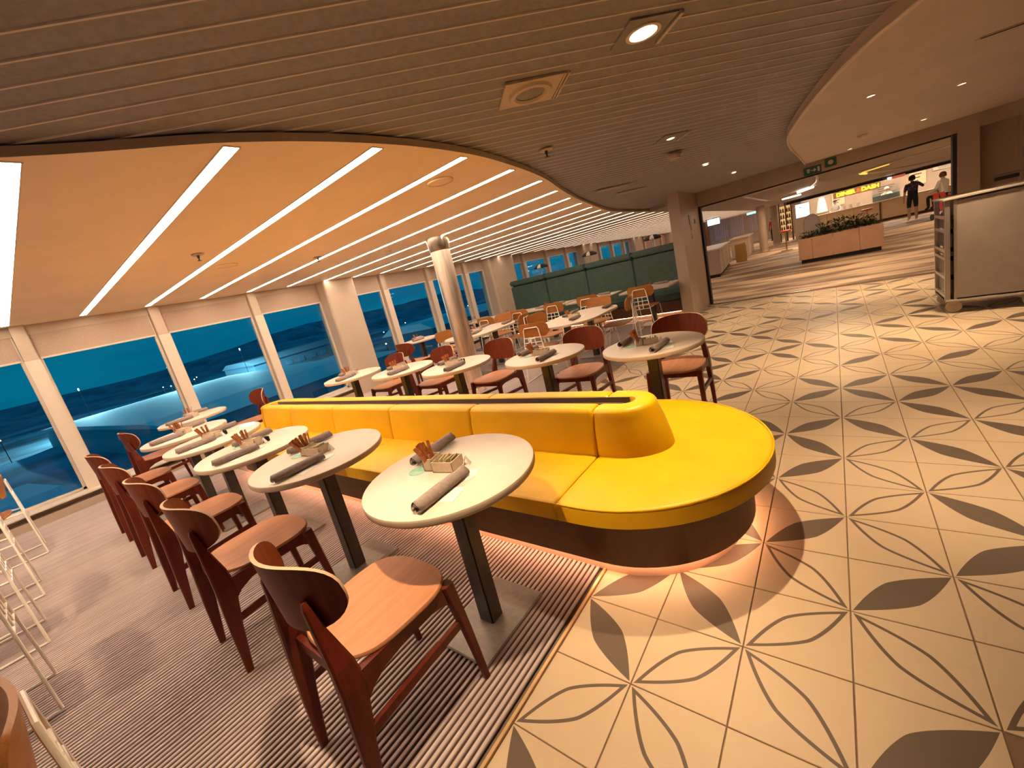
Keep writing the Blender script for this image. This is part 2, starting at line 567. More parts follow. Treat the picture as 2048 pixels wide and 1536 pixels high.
if len(cand) > 300:
    vs, fs, uvs, mis = [], [], [], []
    h = T / 2 - .0022
    for d, x, y, fl, fi in cand[300:]:
        o = len(vs); vs += [(x - h, y - h, 0), (x + h, y - h, 0), (x + h, y + h, 0), (x - h, y + h, 0)]
        fs.append((o, o + 1, o + 2, o + 3)); mis.append(1 - fi)
        uvs += [(1, 0), (0, 0), (0, 1), (1, 1)] if fl else [(0, 0), (1, 0), (1, 1), (0, 1)]
    me = bpy.data.meshes.new('far_tiles'); me.from_pydata(vs, [], fs)
    me.materials.append(M_tileF); me.materials.append(M_tileO); me.polygons.foreach_set('material_index', mis)
    ul = me.uv_layers.new(name='UVMap')
    for k, u in enumerate(uvs):
        ul.data[k].uv = u
    o = bpy.data.objects.new('far_tiles', me); COL.objects.link(o); o.parent = floor; o['kind'] = 'stuff'

# upper ceiling and closing walls (outside the frame)
b = MB(); b.box((-.6, 14, 2.75), (13.4, 42, .1)); ceiling = struct(b.build('ceiling', M_soffit2))
b = MB(); b.box((-.6, -5.05, 1.3), (13.4, .1, 2.9)); struct(b.build('wall_back', M_wall))
b = MB(); b.box((6.05, 14, 1.3), (.1, 42, 2.9)); struct(b.build('wall_right', M_wall))
b = MB(); b.box((-.6, 33.05, 1.3), (13.4, .1, 2.9)); wall_far = struct(b.build('wall_far', M_wall))

# ceiling boards laid at 45 degrees, each a board of its own
q2 = math.sqrt(.5)
PITCH = .1027
M_board = mat('board_brown', (.20, .185, .20), .55, noise=.10, nscale=40, stretch=(1, 1, 1))
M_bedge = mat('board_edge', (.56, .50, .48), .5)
BX0, BX1, BY0, BY1 = -3.4, 2.6, -2.6, 8.1
nb = 0
for k in range(-84, 30):
    c = k * PITCH + .02
    # line (x - y) = c*sqrt2 clipped to the rectangle
    s = c / q2
    ylo = max(BY0, BX0 - s); yhi = min(BY1, BX1 - s)
    if yhi - ylo < .3:
        continue
    pa = Vector((ylo + s, ylo, 0)); pb = Vector((yhi + s, yhi, 0))
    n = Vector((-q2, q2, 0)) * PITCH
    Z0 = 2.325
    def P(p, w, dz):
        r = p + n * w
        return (r.x, r.y, Z0 + TILT * r.y + dz)
    prof = [(0, .005), (.03, 0), (.10, .0), (1.0, .004), (1.0, .030), (0, .030)]
    bb = MB()
    bb.loft([[P(pa, *q) for q in prof], [P(pb, *q) for q in prof]], 0, False)
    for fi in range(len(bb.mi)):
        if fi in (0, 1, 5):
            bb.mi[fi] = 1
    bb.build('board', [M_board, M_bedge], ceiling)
    nb += 1

# left soffit with a curved edge, over the window side
EDGE = [(-2.9, -3.6), (-2.45, -2.2), (-1.97, -1.0), (-1.64, -.34), (-1.47, .31), (-1.44, .96), (-1.53, 1.61), (-1.68, 2.27), (-1.89, 2.91), (-2.09, 3.57), (-2.26, 4.19), (-2.49, 5.15), (-2.68, 6.03), (-2.74, 6.8), (-2.74, 8.2)]
edge = smooth_curve(EDGE, 7)
def edge_x(y):
    for (x0, y0), (x1, y1) in zip(edge, edge[1:]):
        if y0 <= y <= y1:
            return x0 + (x1 - x0) * (y - y0) / (y1 - y0)
    return -2.74
poly = edge + [(-2.74, 26), (XW - .25, 26), (XW - .25, -3.6)]
sof = poly_mesh('trim_1', poly, 2.28, 2.318, [M_soffit, M_lip], None, TILT, 1)
struct(sof)
# right soffit
REDGE = [(2.2, -1.6), (1.5, -.3), (1.0, .85), (.70, 1.72), (.50, 2.18), (.29, 2.91), (.07, 3.96), (-.02, 4.64), (-.04, 5.5), (-.02, 6.3), (.0, 8.0)]
redge = smooth_curve(REDGE, 7)
poly = redge + [(6, 8.0), (6, -1.6)]
sofr = struct(poly_mesh('trim_2', poly, 2.25, 2.42, [M_soffit2, M_lip], None, TILT, 1))
b = MB()
L = [(x, y, 2.248 + TILT * y) for x, y in redge]
b.tube(L, .012, 6); b.build('edge_bead', M_white, sofr)

# window wall: sill, mullions, blinds, panes
GLASSX = -7.22
mull = [-3.55, -2.24, -.93, .375, 1.68, 4.31, 5.62, 6.93, 9.65, 11.05, 12.4, 15.2, 16.5, 17.8, 20.6, 22.0, 23.3]
pillars = [(2.86, 3.50), (7.72, 8.85), (13.35, 14.55), (18.7, 19.7), (24.2, 25.6)]
bwl = MB()
bwl.box((XW - .10, 11, .085), (.30, 29.6, .17))
wl = struct(bwl.build('wall_left', M_wall))
b = MB(); b.box((XW + .045, 11, .178), (.36, 29.6, .018)); b.build('sill', M_white, wl, .004)
b = MB(); b.box((XW + .08, 11, .05), (.22, 29.6, .10)); b.build('skirting', M_wall, wl)
b = MB(); b.box((XW - .12, 11, 2.55), (.2, 29.6, .75)); b.build('header', M_wall, wl)
for y in mull:
    b = MB(); b.box((XW - .02, y, 1.25), (.13, .125, 2.16)); b.build('mullion', M_wall, wl, .006)
    b = MB(); b.box((XW + .052, y, 1.02), (.012, .135, 1.70)); b.build('mullion_cap', M_white, wl)
for y0, y1 in pillars:
    h = 2.5
    b = MB(); pl = stadium(XW - .25, XW + .24, y0, y1, 5, .06)
    b.prism(pl, .0, 2.5); b.build('pillar', M_wall, wl)
bounds = sorted([(y - .065, y + .065) for y in mull] + pillars)
wn = 0
M_blind = mat('roller_blind', (.50, .365, .28), .8, noise=.05, nscale=60)
for (a0, a1), (b0, b1) in zip(bounds, bounds[1:]):
    if b0 - a1 < .2:
        continue
    wn += 1
    ym, w = (a1 + b0) / 2, b0 - a1
    b = MB()
    t_ = .03
    b.box((GLASSX, ym, .205), (.05, w, .03)); b.box((GLASSX, ym, 2.25), (.05, w, .04))
    b.box((GLASSX, a1 + .015, 1.2), (.05, .03, 2.1)); b.box((GLASSX, b0 - .015, 1.2), (.05, .03, 2.1))
    wf = struct(b.build('window_%d' % wn, M_white))
    b = MB(); b.box((GLASSX, ym, 1.22), (.012, w - .05, 2.06)); b.build('pane', M_glass, wf)
    zb = 1.88 if ym < 19.5 else .6
    b = MB(); b.box((XW - .035, ym, (zb + 2.30) / 2), (.012, w - .03, 2.30 - zb)); b.build('blind', M_blind, wf)
    b = MB(); b.box((XW - .035, ym, zb + .005), (.022, w - .03, .022)); b.build('blind_bar', M_white, wf)

# stub wall, beam and opening
b = MB()
b.prism([(-1.91, 6.72), (-1.72, 6.72), (-1.72, 8.12), (-1.91, 8.12)], 0, 2.6)
wst = struct(b.build('wall_stub', M_wallg))
b = MB(); b.box((1.8, 8.1, 2.22), (7.1, .22, .56)); struct(b.build('trim_3', M_wallg))
b = MB(); b.box((-1.70, 8.07, .97), (.035, .12, 1.94)); b.box((1.72, 8.05, .97), (.05, .12, 1.94)); b.box((.0, 8.12, 1.93), (3.42, .10, .025))
struct(b.build('door_1', M_dark))
b = MB()
b.box((1.85, 8.06, 1.3), (.22, .16, 2.6)); b.box((2.15, 8.20, 1.3), (.42, .06, 2.6)); b.box((3.2, 8.06, 1.3), (1.72, .16, 2.6)); b.box((5.05, 8.06, 1.3), (2.0, .16, 2.6))
wd = struct(b.build('wall_hall_side', M_wallg))
# hall ceiling beyond the beam
b = MB(); b.prism([(-2.70, 8.2), (6, 8.2), (6, 24.2), (-2.70, 24.2)], 2.26, 2.36, tilt=TILT); hallc = struct(b.build('ceiling_hall', mat('hall_ceiling', (.42, .36, .31), .6)))

# ------------------------------------------------------------------ lamps in the ceilings
M_strip2 = emis('strip_diffuser_mid', (1.0, .81, .60), 10.0)
M_strip3 = emis('strip_diffuser_far', (1.0, .81, .60), 4.5)
def strip_make(k, x1, x0, y):
    t = thing('strip_light', 'x', 'light', ((x0 + x1) / 2, y, zc(y) - .001), 0, 'strip lights in the window-side ceiling')
    L = (x1 - x0)
    b = MB(); b.box((0, 0, .002), (L, .062, .008)); b.build('diffuser', M_strip if y < 4.6 else M_strip2 if y < 8.5 else M_strip3, t)
    b = MB()
    for s in (-1, 1):
        b.box((0, s * .0345, .0018), (L + .02, .006, .008)); b.box((s * (L / 2 + .006), 0, .0018), (.01, .07, .008))
    b.build('frame', M_white, t)
    return t
ords = ['first', 'second', 'third', 'fourth', 'fifth', 'sixth', 'seventh', 'eighth', 'ninth', 'tenth', 'eleventh', 'twelfth', 'thirteenth', 'fourteenth', 'fifteenth', 'sixteenth', 'seventeenth', 'eighteenth', 'nineteenth', 'twentieth']
ny = 0
for k in range(40):
    y = -1.01 + .655 * k
    if y > 25.5:
        break
    xr = edge_x(min(y, 8.1)) - .05
    o = strip_make(k, xr, XW + .17, y)
    if k == 0:
        o['label'] = 'glowing white ceiling strip light cut off by the left edge of the photo'
    elif k < 20:
        o['label'] = 'ceiling strip light, the %s glowing line from the left edge of the photo' % ords[k]
    else:
        o['label'] = 'far ceiling strip light, the %s glowing line from the left edge of the photo' % (['twentieth'] + ['twenty-' + w for w in ords[:9]] + ['thirtieth'] + ['thirty-' + w for w in ords[:9]] + ['fortieth'] + ['forty-' + w for w in ords[:9]])[k - 19]
# the nearer strips behind the camera, so that the ceiling goes on
for k in (1, 2, 3):
    o = strip_make(k, edge_x(max(-3.5, -1.01 - .655 * k)) - .05, XW + .17, -1.01 - .655 * k)
    o['label'] = 'strip light %s before the one at the left edge, outside the photo' % ['', 'one', 'two', 'three'][k]

def spot(parent, energy, size=2.3, blend=.35, rad=.03, col=WARMW, z=-.03):
    l = bpy.data.lights.new('spot', 'SPOT'); l.energy = energy; l.spot_size = size; l.spot_blend = blend
    l.shadow_soft_size = rad; l.color = col
    o = bpy.data.objects.new('spot', l); COL.objects.link(o); o.parent = parent; o.location = (0, 0, z)
    return o
def downlight(x, y, z, label, energy, r=.05, square=True, size=2.2, blend=.4, rad=.03, col=WARMW, group=None, lens=True):
    t = thing('downlight', label, 'light', (x, y, z), PI / 4 if square else 0, group)
    if square:
        b = MB(); q = .105
        pts = superell(q, q, 40, 4)
        b.box((0, 0, .006), (2 * q, 2 * q, .008)); b.build('trim_plate', M_board, t)
        b = MB(); b.box((q + .012, 0, .003), (.016, 2 * q, .02)); b.build('clip', M_alu, t)
    b = MB(); b.lathe([(r * .98, -.004), (r * 1.25, -.004), (r * 1.25, .004), (r * .98, .004), (r * .98, -.004)], 28); b.build('ring', M_white, t)
    b = MB(); b.lathe([(.0001, .001), (r, .001), (r, .004), (.0001, .004)], 28); b.build('lens', M_bulb if lens else M_white, t)
    if energy:
        spot(t, energy, size, blend, rad, col)
    return t
E1 = 190
downlight(-.26, .80, zc(.8, 2.318), 'bright round downlight in the brown slatted ceiling above the yellow bench', E1 * 1.05, .058, True, 1.2, .95, .02)
downlight(-.72, 2.81, zc(2.81, 2.318), 'small bright downlight farther along the slatted ceiling', E1 * .6, .032, True, 1.25, .9)
downlight(-.88, 4.88, zc(4.88, 2.318), 'tiny downlight in the slatted ceiling, nearer of two by the beam', E1 * .6, .03, False, 1.25, .9)
downlight(-.84, 6.6, zc(6.6, 2.318), 'tiny downlight in the slatted ceiling, farther of two by the beam', E1 * .6, .03, False, 1.25, .9)
for x, y, e, lb in ((.61, 3.74, .9, 'tiny downlight in the smooth right ceiling, nearest its curved edge'), (1.28, 4.77, .9, 'tiny downlight in the smooth right ceiling, highest in the photo at the right'),
                    (1.26, 6.71, .8, 'tiny downlight in the smooth right ceiling above the grey trolley'), (.57, 7.61, .8, 'tiny downlight in the smooth right ceiling close above the beam')):
    downlight(x, y, zc(y, 2.246), lb, E1 * e, .026, False, 1.25, .9)
# unseen lamps of the same ceilings; the last is added to brighten the carpet
downlight(-.55, -.75, zc(-.75, 2.318), 'ceiling downlight overhead in front of the bench, outside the photo', E1 * .95, .058, True, 1.25, .9)
downlight(1.15, 1.65, zc(1.65, 2.246), 'right ceiling downlight above the tiled floor, outside the photo', E1 * .9, .03, False, 1.05, .95)
downlight(-2.9, -2.3, zc(-2.3, 2.27), 'added fill downlight above the carpet, outside the photo', E1 * .45, .05, False, 2.3, .5)

# other ceiling fittings
t = thing('ceiling_speaker', 'square pale plate with a round speaker grille in the slatted ceiling', 'speaker', (-.81, .74, zc(.74, 2.318)), PI / 4)
b = MB(); b.box((0, 0, .004), (.29, .27, .012)); b.build('plate', M_lip, t, .002)
b = MB(); b.lathe([(.073, -.006), (.082, -.016), (.104, -.014), (.112, -.002), (.073, -.002)], 36); b.build('ring', M_lip, t)
b = MB(); b.lathe([(.0001, -.008), (.05, -.008), (.074, -.003), (.074, .0), (.0001, .0)], 36); b.build('grille', M_board, t)
b = MB()
for s in (-.006, .012):
    b.box((.158 + s, 0, .004), (.007, .26, .014))
b.build('edge_clip', M_lip, t)
def sprinkler(x, y, z, label):
    t = thing('sprinkler', label, 'sprinkler', (x, y, z))
    b = MB(); b.lathe([(.0001, 0), (.045, 0), (.05, -.004), (.04, -.010), (.0001, -.010)], 20); b.build('cover', M_lip, t)
    b = MB(); b.lathe([(.0001, -.01), (.012, -.01), (.010, -.03), (.006, -.034), (.006, -.05), (.018, -.052), (.018, -.055), (.0001, -.055)], 12); b.build('head', M_black, t)
sprinkler(-1.28, 1.65, zc(1.65, 2.318), 'sprinkler head hanging below the brown slatted ceiling')
sprinkler(-3.86, .08, zc(.08) - .001, 'nearer small sprinkler in the smooth strip-lit ceiling')
sprinkler(-4.5, 1.51, zc(1.51) - .001, 'farther small sprinkler in the smooth strip-lit ceiling')
def disc(name, x, y, z, r, label, cat, m):
    t = thing(name, label, cat, (x, y, z))
    b = MB(); b.lathe([(.0001, .0), (r, 0), (r, -.006), (r * .93, -.012), (r * .9, -.006), (.0001, -.006)], 32); b.build('cover', m, t)
disc('round_speaker', -1.91, 1.14, zc(1.14) - .0, .10, 'flush round speaker near the curved edge of the strip-lit ceiling', 'speaker', M_soffit)
disc('round_vent', -4.49, .51, zc(.51) - .0, .10, 'flush round cover between strip lights above the tables', 'vent', M_soffit)
def smoke(x, y, z, label):
    t = thing('smoke_detector', label, 'detector', (x, y, z))
    b = MB(); b.lathe([(.0001, 0), (.055, 0), (.055, -.012), (.0001, -.012)], 24); b.build('base', M_white, t)
    b = MB(); b.lathe([(.048, -.012), (.042, -.030), (.02, -.038), (.0001, -.038)], 24); b.build('chamber', M_white, t)
smoke(-4.58, 2.62, zc(2.62) - .001, 'pale smoke detector between strip lights beside the steel column')
smoke(.66, 6.33, zc(6.33, 2.246), 'smoke detector on the smooth right ceiling before the beam')
t = thing('ceiling_beacon', 'pale brown boxy detector hanging under the slatted ceiling', 'detector', (-.87, 3.44, zc(3.44, 2.31)), .7)
b = MB(); b.lathe([(.0001, 0), (.06, 0), (.066, -.02), (.05, -.05), (.0001, -.052)], 10, smooth=False); b.build('body', M_lip, t)
b = MB(); b.box((.08, 0, -.01), (.03, .05, .02)); b.build('bracket', M_lip, t)
for i, (x, y, lb) in enumerate(((-1.82, 4.16, 'larger flat vent strip in the slatted ceiling by the curved edge'), (-1.86, 4.9, 'smaller flat vent strip in the slatted ceiling, farther one'))):
    t = thing('vent_strip', lb, 'vent', (x, y, zc(y, 2.318)), PI / 4)
    b = MB(); b.box((0, 0, -.002), (.42, .09, .01)); b.build('frame', M_lip, t)
    b = MB()
    for k in range(5):
        b.box((0, -.034 + .017 * k, -.009), (.40, .006, .004))
    b.build('louvre', M_bedge, t)
t = thing('ceiling_vent', 'dark slotted vent in the right ceiling near the corner of the photo', 'vent', (1.19, 3.12, zc(3.12, 2.249)), .2)
b = MB(); b.box((0, 0, -.002), (.22, .05, .006)); b.build('frame', M_lip, t)
b = MB(); b.box((0, 0, -.004), (.19, .022, .006)); b.build('slot', M_dark, t)

# ------------------------------------------------------------------ steel column
t = thing('steel_column', 'round brushed steel column standing among the tables', 'column', (-3.87, 2.93, 0))
b = MB(); b.lathe([(.135, .0), (.135, 2.05)], 40); b.build('shaft', M_steel, t)
b = MB(); b.lathe([(.135, 2.05), (.137, 2.06), (.155, 2.14), (.158, 2.245), (.12, 2.245)], 40); b.build('capital', M_cap, t)
b = MB(); b.lathe([(.135, .07), (.145, .07), (.15, .0), (.135, 0)], 40); b.build('base_ring', M_cap, t)

# ------------------------------------------------------------------ yellow bench
def inset(i):
    return stadium(SX0 + i, SX1 - i, SY0 + i, SY1 - i, 18)
bench = thing('banquette_bench', 'long yellow vinyl banquette with rounded end and low double backrest on brown base', 'bench', (0, 0, 0))
# base and plinth
b = MB(); b.prism(inset(.105), .09, .36); b.build('base', M_brown, bench, .004)
b = MB(); b.prism(inset(.165), .0, .092); b.build('plinth', M_plinth, bench)
b = MB(); P = [(x, y, .083) for x, y in inset(.135)]; b.tube(P, .005, 6, 0, True); b.build('led_strip', M_led, bench)
# seat: cushions cut between seams, cross section with rounded front edge
seams_x = [-5.20, -4.30, -3.40, -2.50, -1.60, -.70]
R_ = (SY1 - SY0) / 2; YC = (SY0 + SY1) / 2; XC = SX1 - R_; XC0 = SX0 + R_
BW = .19     # half width of backrest at the seat
def seat_prof(front, back):
    """(inset, z) from under the front edge over the top to the back"""
    r = .018
    p = [(.012, .357), (.0, .364), (.0, .45 - r)]
    for k in range(1, 6):
        a = PI / 2 * k / 5
        p.append((r - r * math.cos(a), .45 - r + r * math.sin(a)))
    p += [(.10, .452), (.30, .453), (back, .450)]
    return p
PF = seat_prof(0, R_ - BW + .06)
def side_cushion(x0, x1, s):
    b = MB(); g = .003
    rings = []
    for x, dz in ((x0 + g, -.008), (x0 + g + .006, -.002), (x0 + .02, 0), ((x0 + x1) / 2, .002), (x1 - .02, 0), (x1 - g - .006, -.002), (x1 - g, -.008)):
        rings.append([(x, YC + s * (R_ - i - (.004 if dz < -.005 else 0)), z + (dz if z > .4 else 0)) for i, z in PF] + [(x, YC + s * (R_ - PF[-1][0]), .357)])
    b.loft(rings, 0, True)
    return b
for s, lb in ((-1, 'front'), (1, 'back')):
    for x0, x1 in zip(seams_x, seams_x[1:]):
        if x0 < XC0:
            x0 = max(x0, XC0)
        side_cushion(x0, x1, s).build('seat_cushion', M_yel, bench)
def end_cushion(xc, sgn, a0, a1, xs):
    b = MB(); rings = []
    n = 30
    path = []
    path.append((xs, -1)); 
    # straight lead-in then arc, as (centre x, direction)
    out = []
    for (x, y0) in ((xs, -PI / 2), (xs + sgn * .02, -PI / 2)):
        out.append((x, -PI / 2))
    for k in range(n + 1):
        out.append((xc, -PI / 2 + PI * k / n))
    out += [(xs + sgn * .02, PI / 2), (xs, PI / 2)]
    for idx, (x, a) in enumerate(out):
        dz = -.008 if idx in (0, len(out) - 1) else 0
        ca, sa = math.cos(a) * sgn, math.sin(a)
        rings.append([(x + ca * (R_ - i), YC + sa * (R_ - i), z + (dz if z > .4 else 0)) for i, z in PF] + [(x + ca * (R_ - PF[-1][0]), YC + sa * (R_ - PF[-1][0]), .357)])
    b.loft(rings, 0, True)
    return b
end_cushion(XC, 1, 0, 0, -.697).build('end_cushion', M_yel, bench)
end_cushion(XC0, -1, 0, 0, XC0 - .0).build('end_cushion', M_yel, bench)
# piping along the lower edge of the seat
b = MB(); b.tube([(x, y, .447) for x, y in inset(.001)], .0035, 6, 0, True); b.build('seat_piping', M_yel, bench)
# backrest
BT = .70
XB1 = -.37       # tip of the backrest at the seat
XBc = XB1 - BW - .02
XB0c = SX0 + .32 + BW
def back_prof():
    """(half width, z) outer skin from seat up to the slot"""
    p = [(BW, .448), (BW - .003, .50), (BW - .016, .60), (BW - .030, BT - .05)]
    r = .03
    for k in range(1, 6):
        a = PI / 2 * k / 5
        p.append((BW - .030 - (r - r * math.cos(a)), BT - r + r * math.sin(a)))
    p += [(.075, BT + .001), (.056, BT - .004), (.048, BT - .02), (.046, BT - .10)]
    return p
PBk = back_prof()
def back_seg(x0, x1, s):
    b = MB(); g = .003; rings = []
    for x, d in ((x0 + g, .010), (x0 + g + .005, .004), (x0 + .022, 0), ((x0 + x1) / 2, -.003), (x1 - .022, 0), (x1 - g - .005, .004), (x1 - g, .010)):
        rings.append([(x, YC + s * (w - d if w > .08 else w), z - (d * .8 if z > .68 else 0)) for w, z in PBk] + [(x, YC + s * .046, .448)])
    b.loft(rings, 0, True)
    return b
bx = [XB0c, -4.30, -3.40, -2.50, -1.60, -.70]
for s in (-1, 1):
    for x0, x1 in zip(bx, bx[1:]):
        back_seg(x0, x1, s).build('backrest_cushion', M_yel, bench)
def back_end(xc, sgn, xs, flare):
    b = MB(); rings = []; n = 26
    out = [(xs, -PI / 2, .010), (xs + sgn * .02, -PI / 2, 0)] + [(xc, -PI / 2 + PI * k / n, 0) for k in range(n + 1)] + [(xs + sgn * .02, PI / 2, 0), (xs, PI / 2, .010)]
    for x, a, d in out:
        ca, sa = math.cos(a) * sgn, math.sin(a)
        fl = max(0, math.cos(a)) * flare
        rings.append([(x + ca * ((w - d if w > .08 else w) + fl * (.70 - z) / .25 * .5), YC + sa * (w - d if w > .08 else w), z - (d * .8 if z > .68 else 0)) for w, z in PBk] + [(x + ca * .046, YC + sa * .046, .448)])
    b.loft(rings, 0, True)
    return b
back_end(XBc, 1, -.697, .06).build('backrest_end', M_yel, bench)
back_end(XB0c, -1, XB0c, .0).build('backrest_end', M_yel, bench)
b = MB(); b.box(((XB0c + XBc) / 2, YC, .56), (XBc - XB0c + .05, .085, .20))
for q in (-.044, .044):
    b.box(((XB0c + XBc) / 2, YC + q, .645), (XBc - XB0c + .02, .006, .10))
b.build('slot_panel', M_slot, bench)

# ------------------------------------------------------------------ chairs
def make_wood_chair(label):
    t = thing('dining_chair', label, 'chair')
    # seat: slightly dished veneer shell
    b = MB(); n = 40
    out = []
    for (x, y) in superell(.215, .215, 3.2, n):
        f = .5 + y / .43
        out.append((x * (.90 + .10 * f), y + (.012 * math.cos(PI * x / .43) if y > 0 else 0)))
    rings = []
    def lay(s, z, dish):
        return [(x * s, y * s, z - dish + .010 * (abs(x * s) / .2) ** 2 * 0 + (.012 * max(0, -(y * s) / .2 - .6)) - .014 * max(0, (y * s) / .21 - .7)) for x, y in out]
    rings = [lay(1.0, .456, 0), lay(1.0, .463, 0), lay(.985, .468, 0), lay(.8, .467, .004), lay(.5, .467, .008), lay(.02, .467, .009)]
    b.loft(rings, 0, True, caps=False); b.add(rings[-1], [tuple(range(n))], 0, True)
    b.add(lay(1.0, .456, 0), [tuple(reversed(range(n)))], 1)
    b.build('seat', [M_seatw, M_legw], t)
    # backrest: curved plywood shell with a pale edge
    nx, nz = 22, 10
    W_, ZC, H_ = .222, .715, .118
    grid_f, grid_b = [], []
    for i in range(nx + 1):
        u = -1 + 2 * i / nx
        u = math.sin(u * PI / 2)
        top = ZC + H_ * (.12 + .88 * (1 - abs(u) ** 4.5) ** (1 / 2.6) - .06 * u * u)
        bot = ZC - H_ * (.12 + .88 * (1 - abs(u) ** 3.4) ** (1 / 2.2) - .10 * u * u)
        for j in range(nz + 1):
            z = bot + (top - bot) * j / nz
            x = W_ * u
            y = -.268 + .105 * u * u - .10 * (z - ZC)
            nrm = Vector((-.21 * u / W_ * 1.0, 1, 0)).normalized()
            grid_f.append((x + nrm.x * .006, y + nrm.y * .006, z)); grid_b.append((x - nrm.x * .006, y - nrm.y * .006, z))
    b = MB(); q = nz + 1
    fs = [(i * q + j, (i + 1) * q + j, (i + 1) * q + j + 1, i * q + j + 1) for i in range(nx) for j in range(nz)]
    b.add(grid_f, fs, 0, True); b.add(grid_b, [tuple(reversed(f)) for f in fs], 0, True)
    loop = [i * q for i in range(nx + 1)] + [nx * q + j for j in range(1, nz + 1)] + [i * q + nz for i in range(nx - 1, -1, -1)] + [j for j in range(nz - 1, 0, -1)]
    m = len(loop)
    b.add([grid_f[i] for i in loop] + [grid_b[i] for i in loop], [(k, (k + 1) % m, m + (k + 1) % m, m + k) for k in range(m)], 1)
    o = b.build('backrest', [M_backw, M_ply], t); o['label'] = 'curved backrest shell with pale plywood edge'
    # legs
    for s in (-1, 1):
        b = MB(); b.sweep([(s * .190, -.262, 0), (s * .186, -.245, .22), (s * .182, -.222, .42), (s * .174, -.226, .50), (s * .150, -.240, .62), (s * .140, -.246, .70), (s * .138, -.246, .72)],
                          [(.012, .014), (.016, .026), (.019, .040), (.019, .034), (.015, .018), (.012, .012), (.008, .006)])
        b.build('leg', M_legw, t)
        b = MB(); b.sweep([(s * .205, .215, 0), (s * .198, .195, .24), (s * .190, .172, .44), (s * .188, .170, .455)], [(.012, .012), (.016, .017), (.020, .024), (.020, .024)])
        b.build('leg', M_legw, t)
        b = MB()
        rr_ = []
        for y_, zb in ((-.235, .31), (-.205, .345), (-.17, .378), (-.12, .400), (-.05, .408), (.08, .408), (.13, .398), (.165, .375)):
            rr_.append([(s * .186 - .011, y_, zb), (s * .186 + .011, y_, zb), (s * .186 + .011, y_, .454), (s * .186 - .011, y_, .454)])
        b.loft(rr_, 0, False); b.build('side_rail', M_legw, t)
        b = MB(); b.bar((s * .188, -.238, .255), (s * .196, .190, .285), .018, .030); b.build('stretcher', M_legw, t)
    b = MB(); b.box((0, .165, .425), (.36, .020, .045)); b.build('front_rail', M_legw, t)
    b = MB(); b.box((0, -.215, .425), (.35, .020, .045)); b.build('back_rail', M_legw, t)
    b = MB(); b.box((.0, -.02, .43), (.05, .34, .03)); b.build('centre_rail', M_legw, t)
    return t
WC = Proto(make_wood_chair)
WL = 'red-brown wooden chair, '
for x, y, rz, lb in (
    (-1.0, -.735, 0, 'nearest of the row in front of the bench'),
    (-2.05, -.745, 0, 'second from the camera in front of the bench'),
    (-2.98, -.745, 0, 'third from the camera in front of the bench'),
    (-3.95, -.745, 0, 'fourth from the camera in front of the bench'),
    (-4.90, -.735, 0, 'fifth from the camera, last of the front row'),
    (-5.98, -.36, 0, 'by the window before the farthest front table'),
    (-5.85, .60, PI, 'facing the camera at the left end of the bench'),
    (-.72, 2.10, PI + .05, 'behind the bench, alone on the tiled floor'),
    (-1.62, 2.10, PI + .04, 'behind the bench, second from the tiled floor'),
    (-2.66, 2.04, PI, 'behind the bench, third from the tiled floor'),
    (-3.60, 2.04, PI, 'behind the bench, fourth, left of the steel column'),
    (-4.52, 1.98, PI, 'behind the bench, fifth and farthest left of that row'),
    (-5.62, 3.38, .1, 'facing the window table left of the steel column'),
    (-5.72, 4.40, PI / 2 + .5, 'right of the window table, beside the steel column')):
    WC.put((x, y, .009 if y < 1.5 and x < -.62 or x < -1.97 else 0), rz, WL + lb, 'wooden dining chairs')

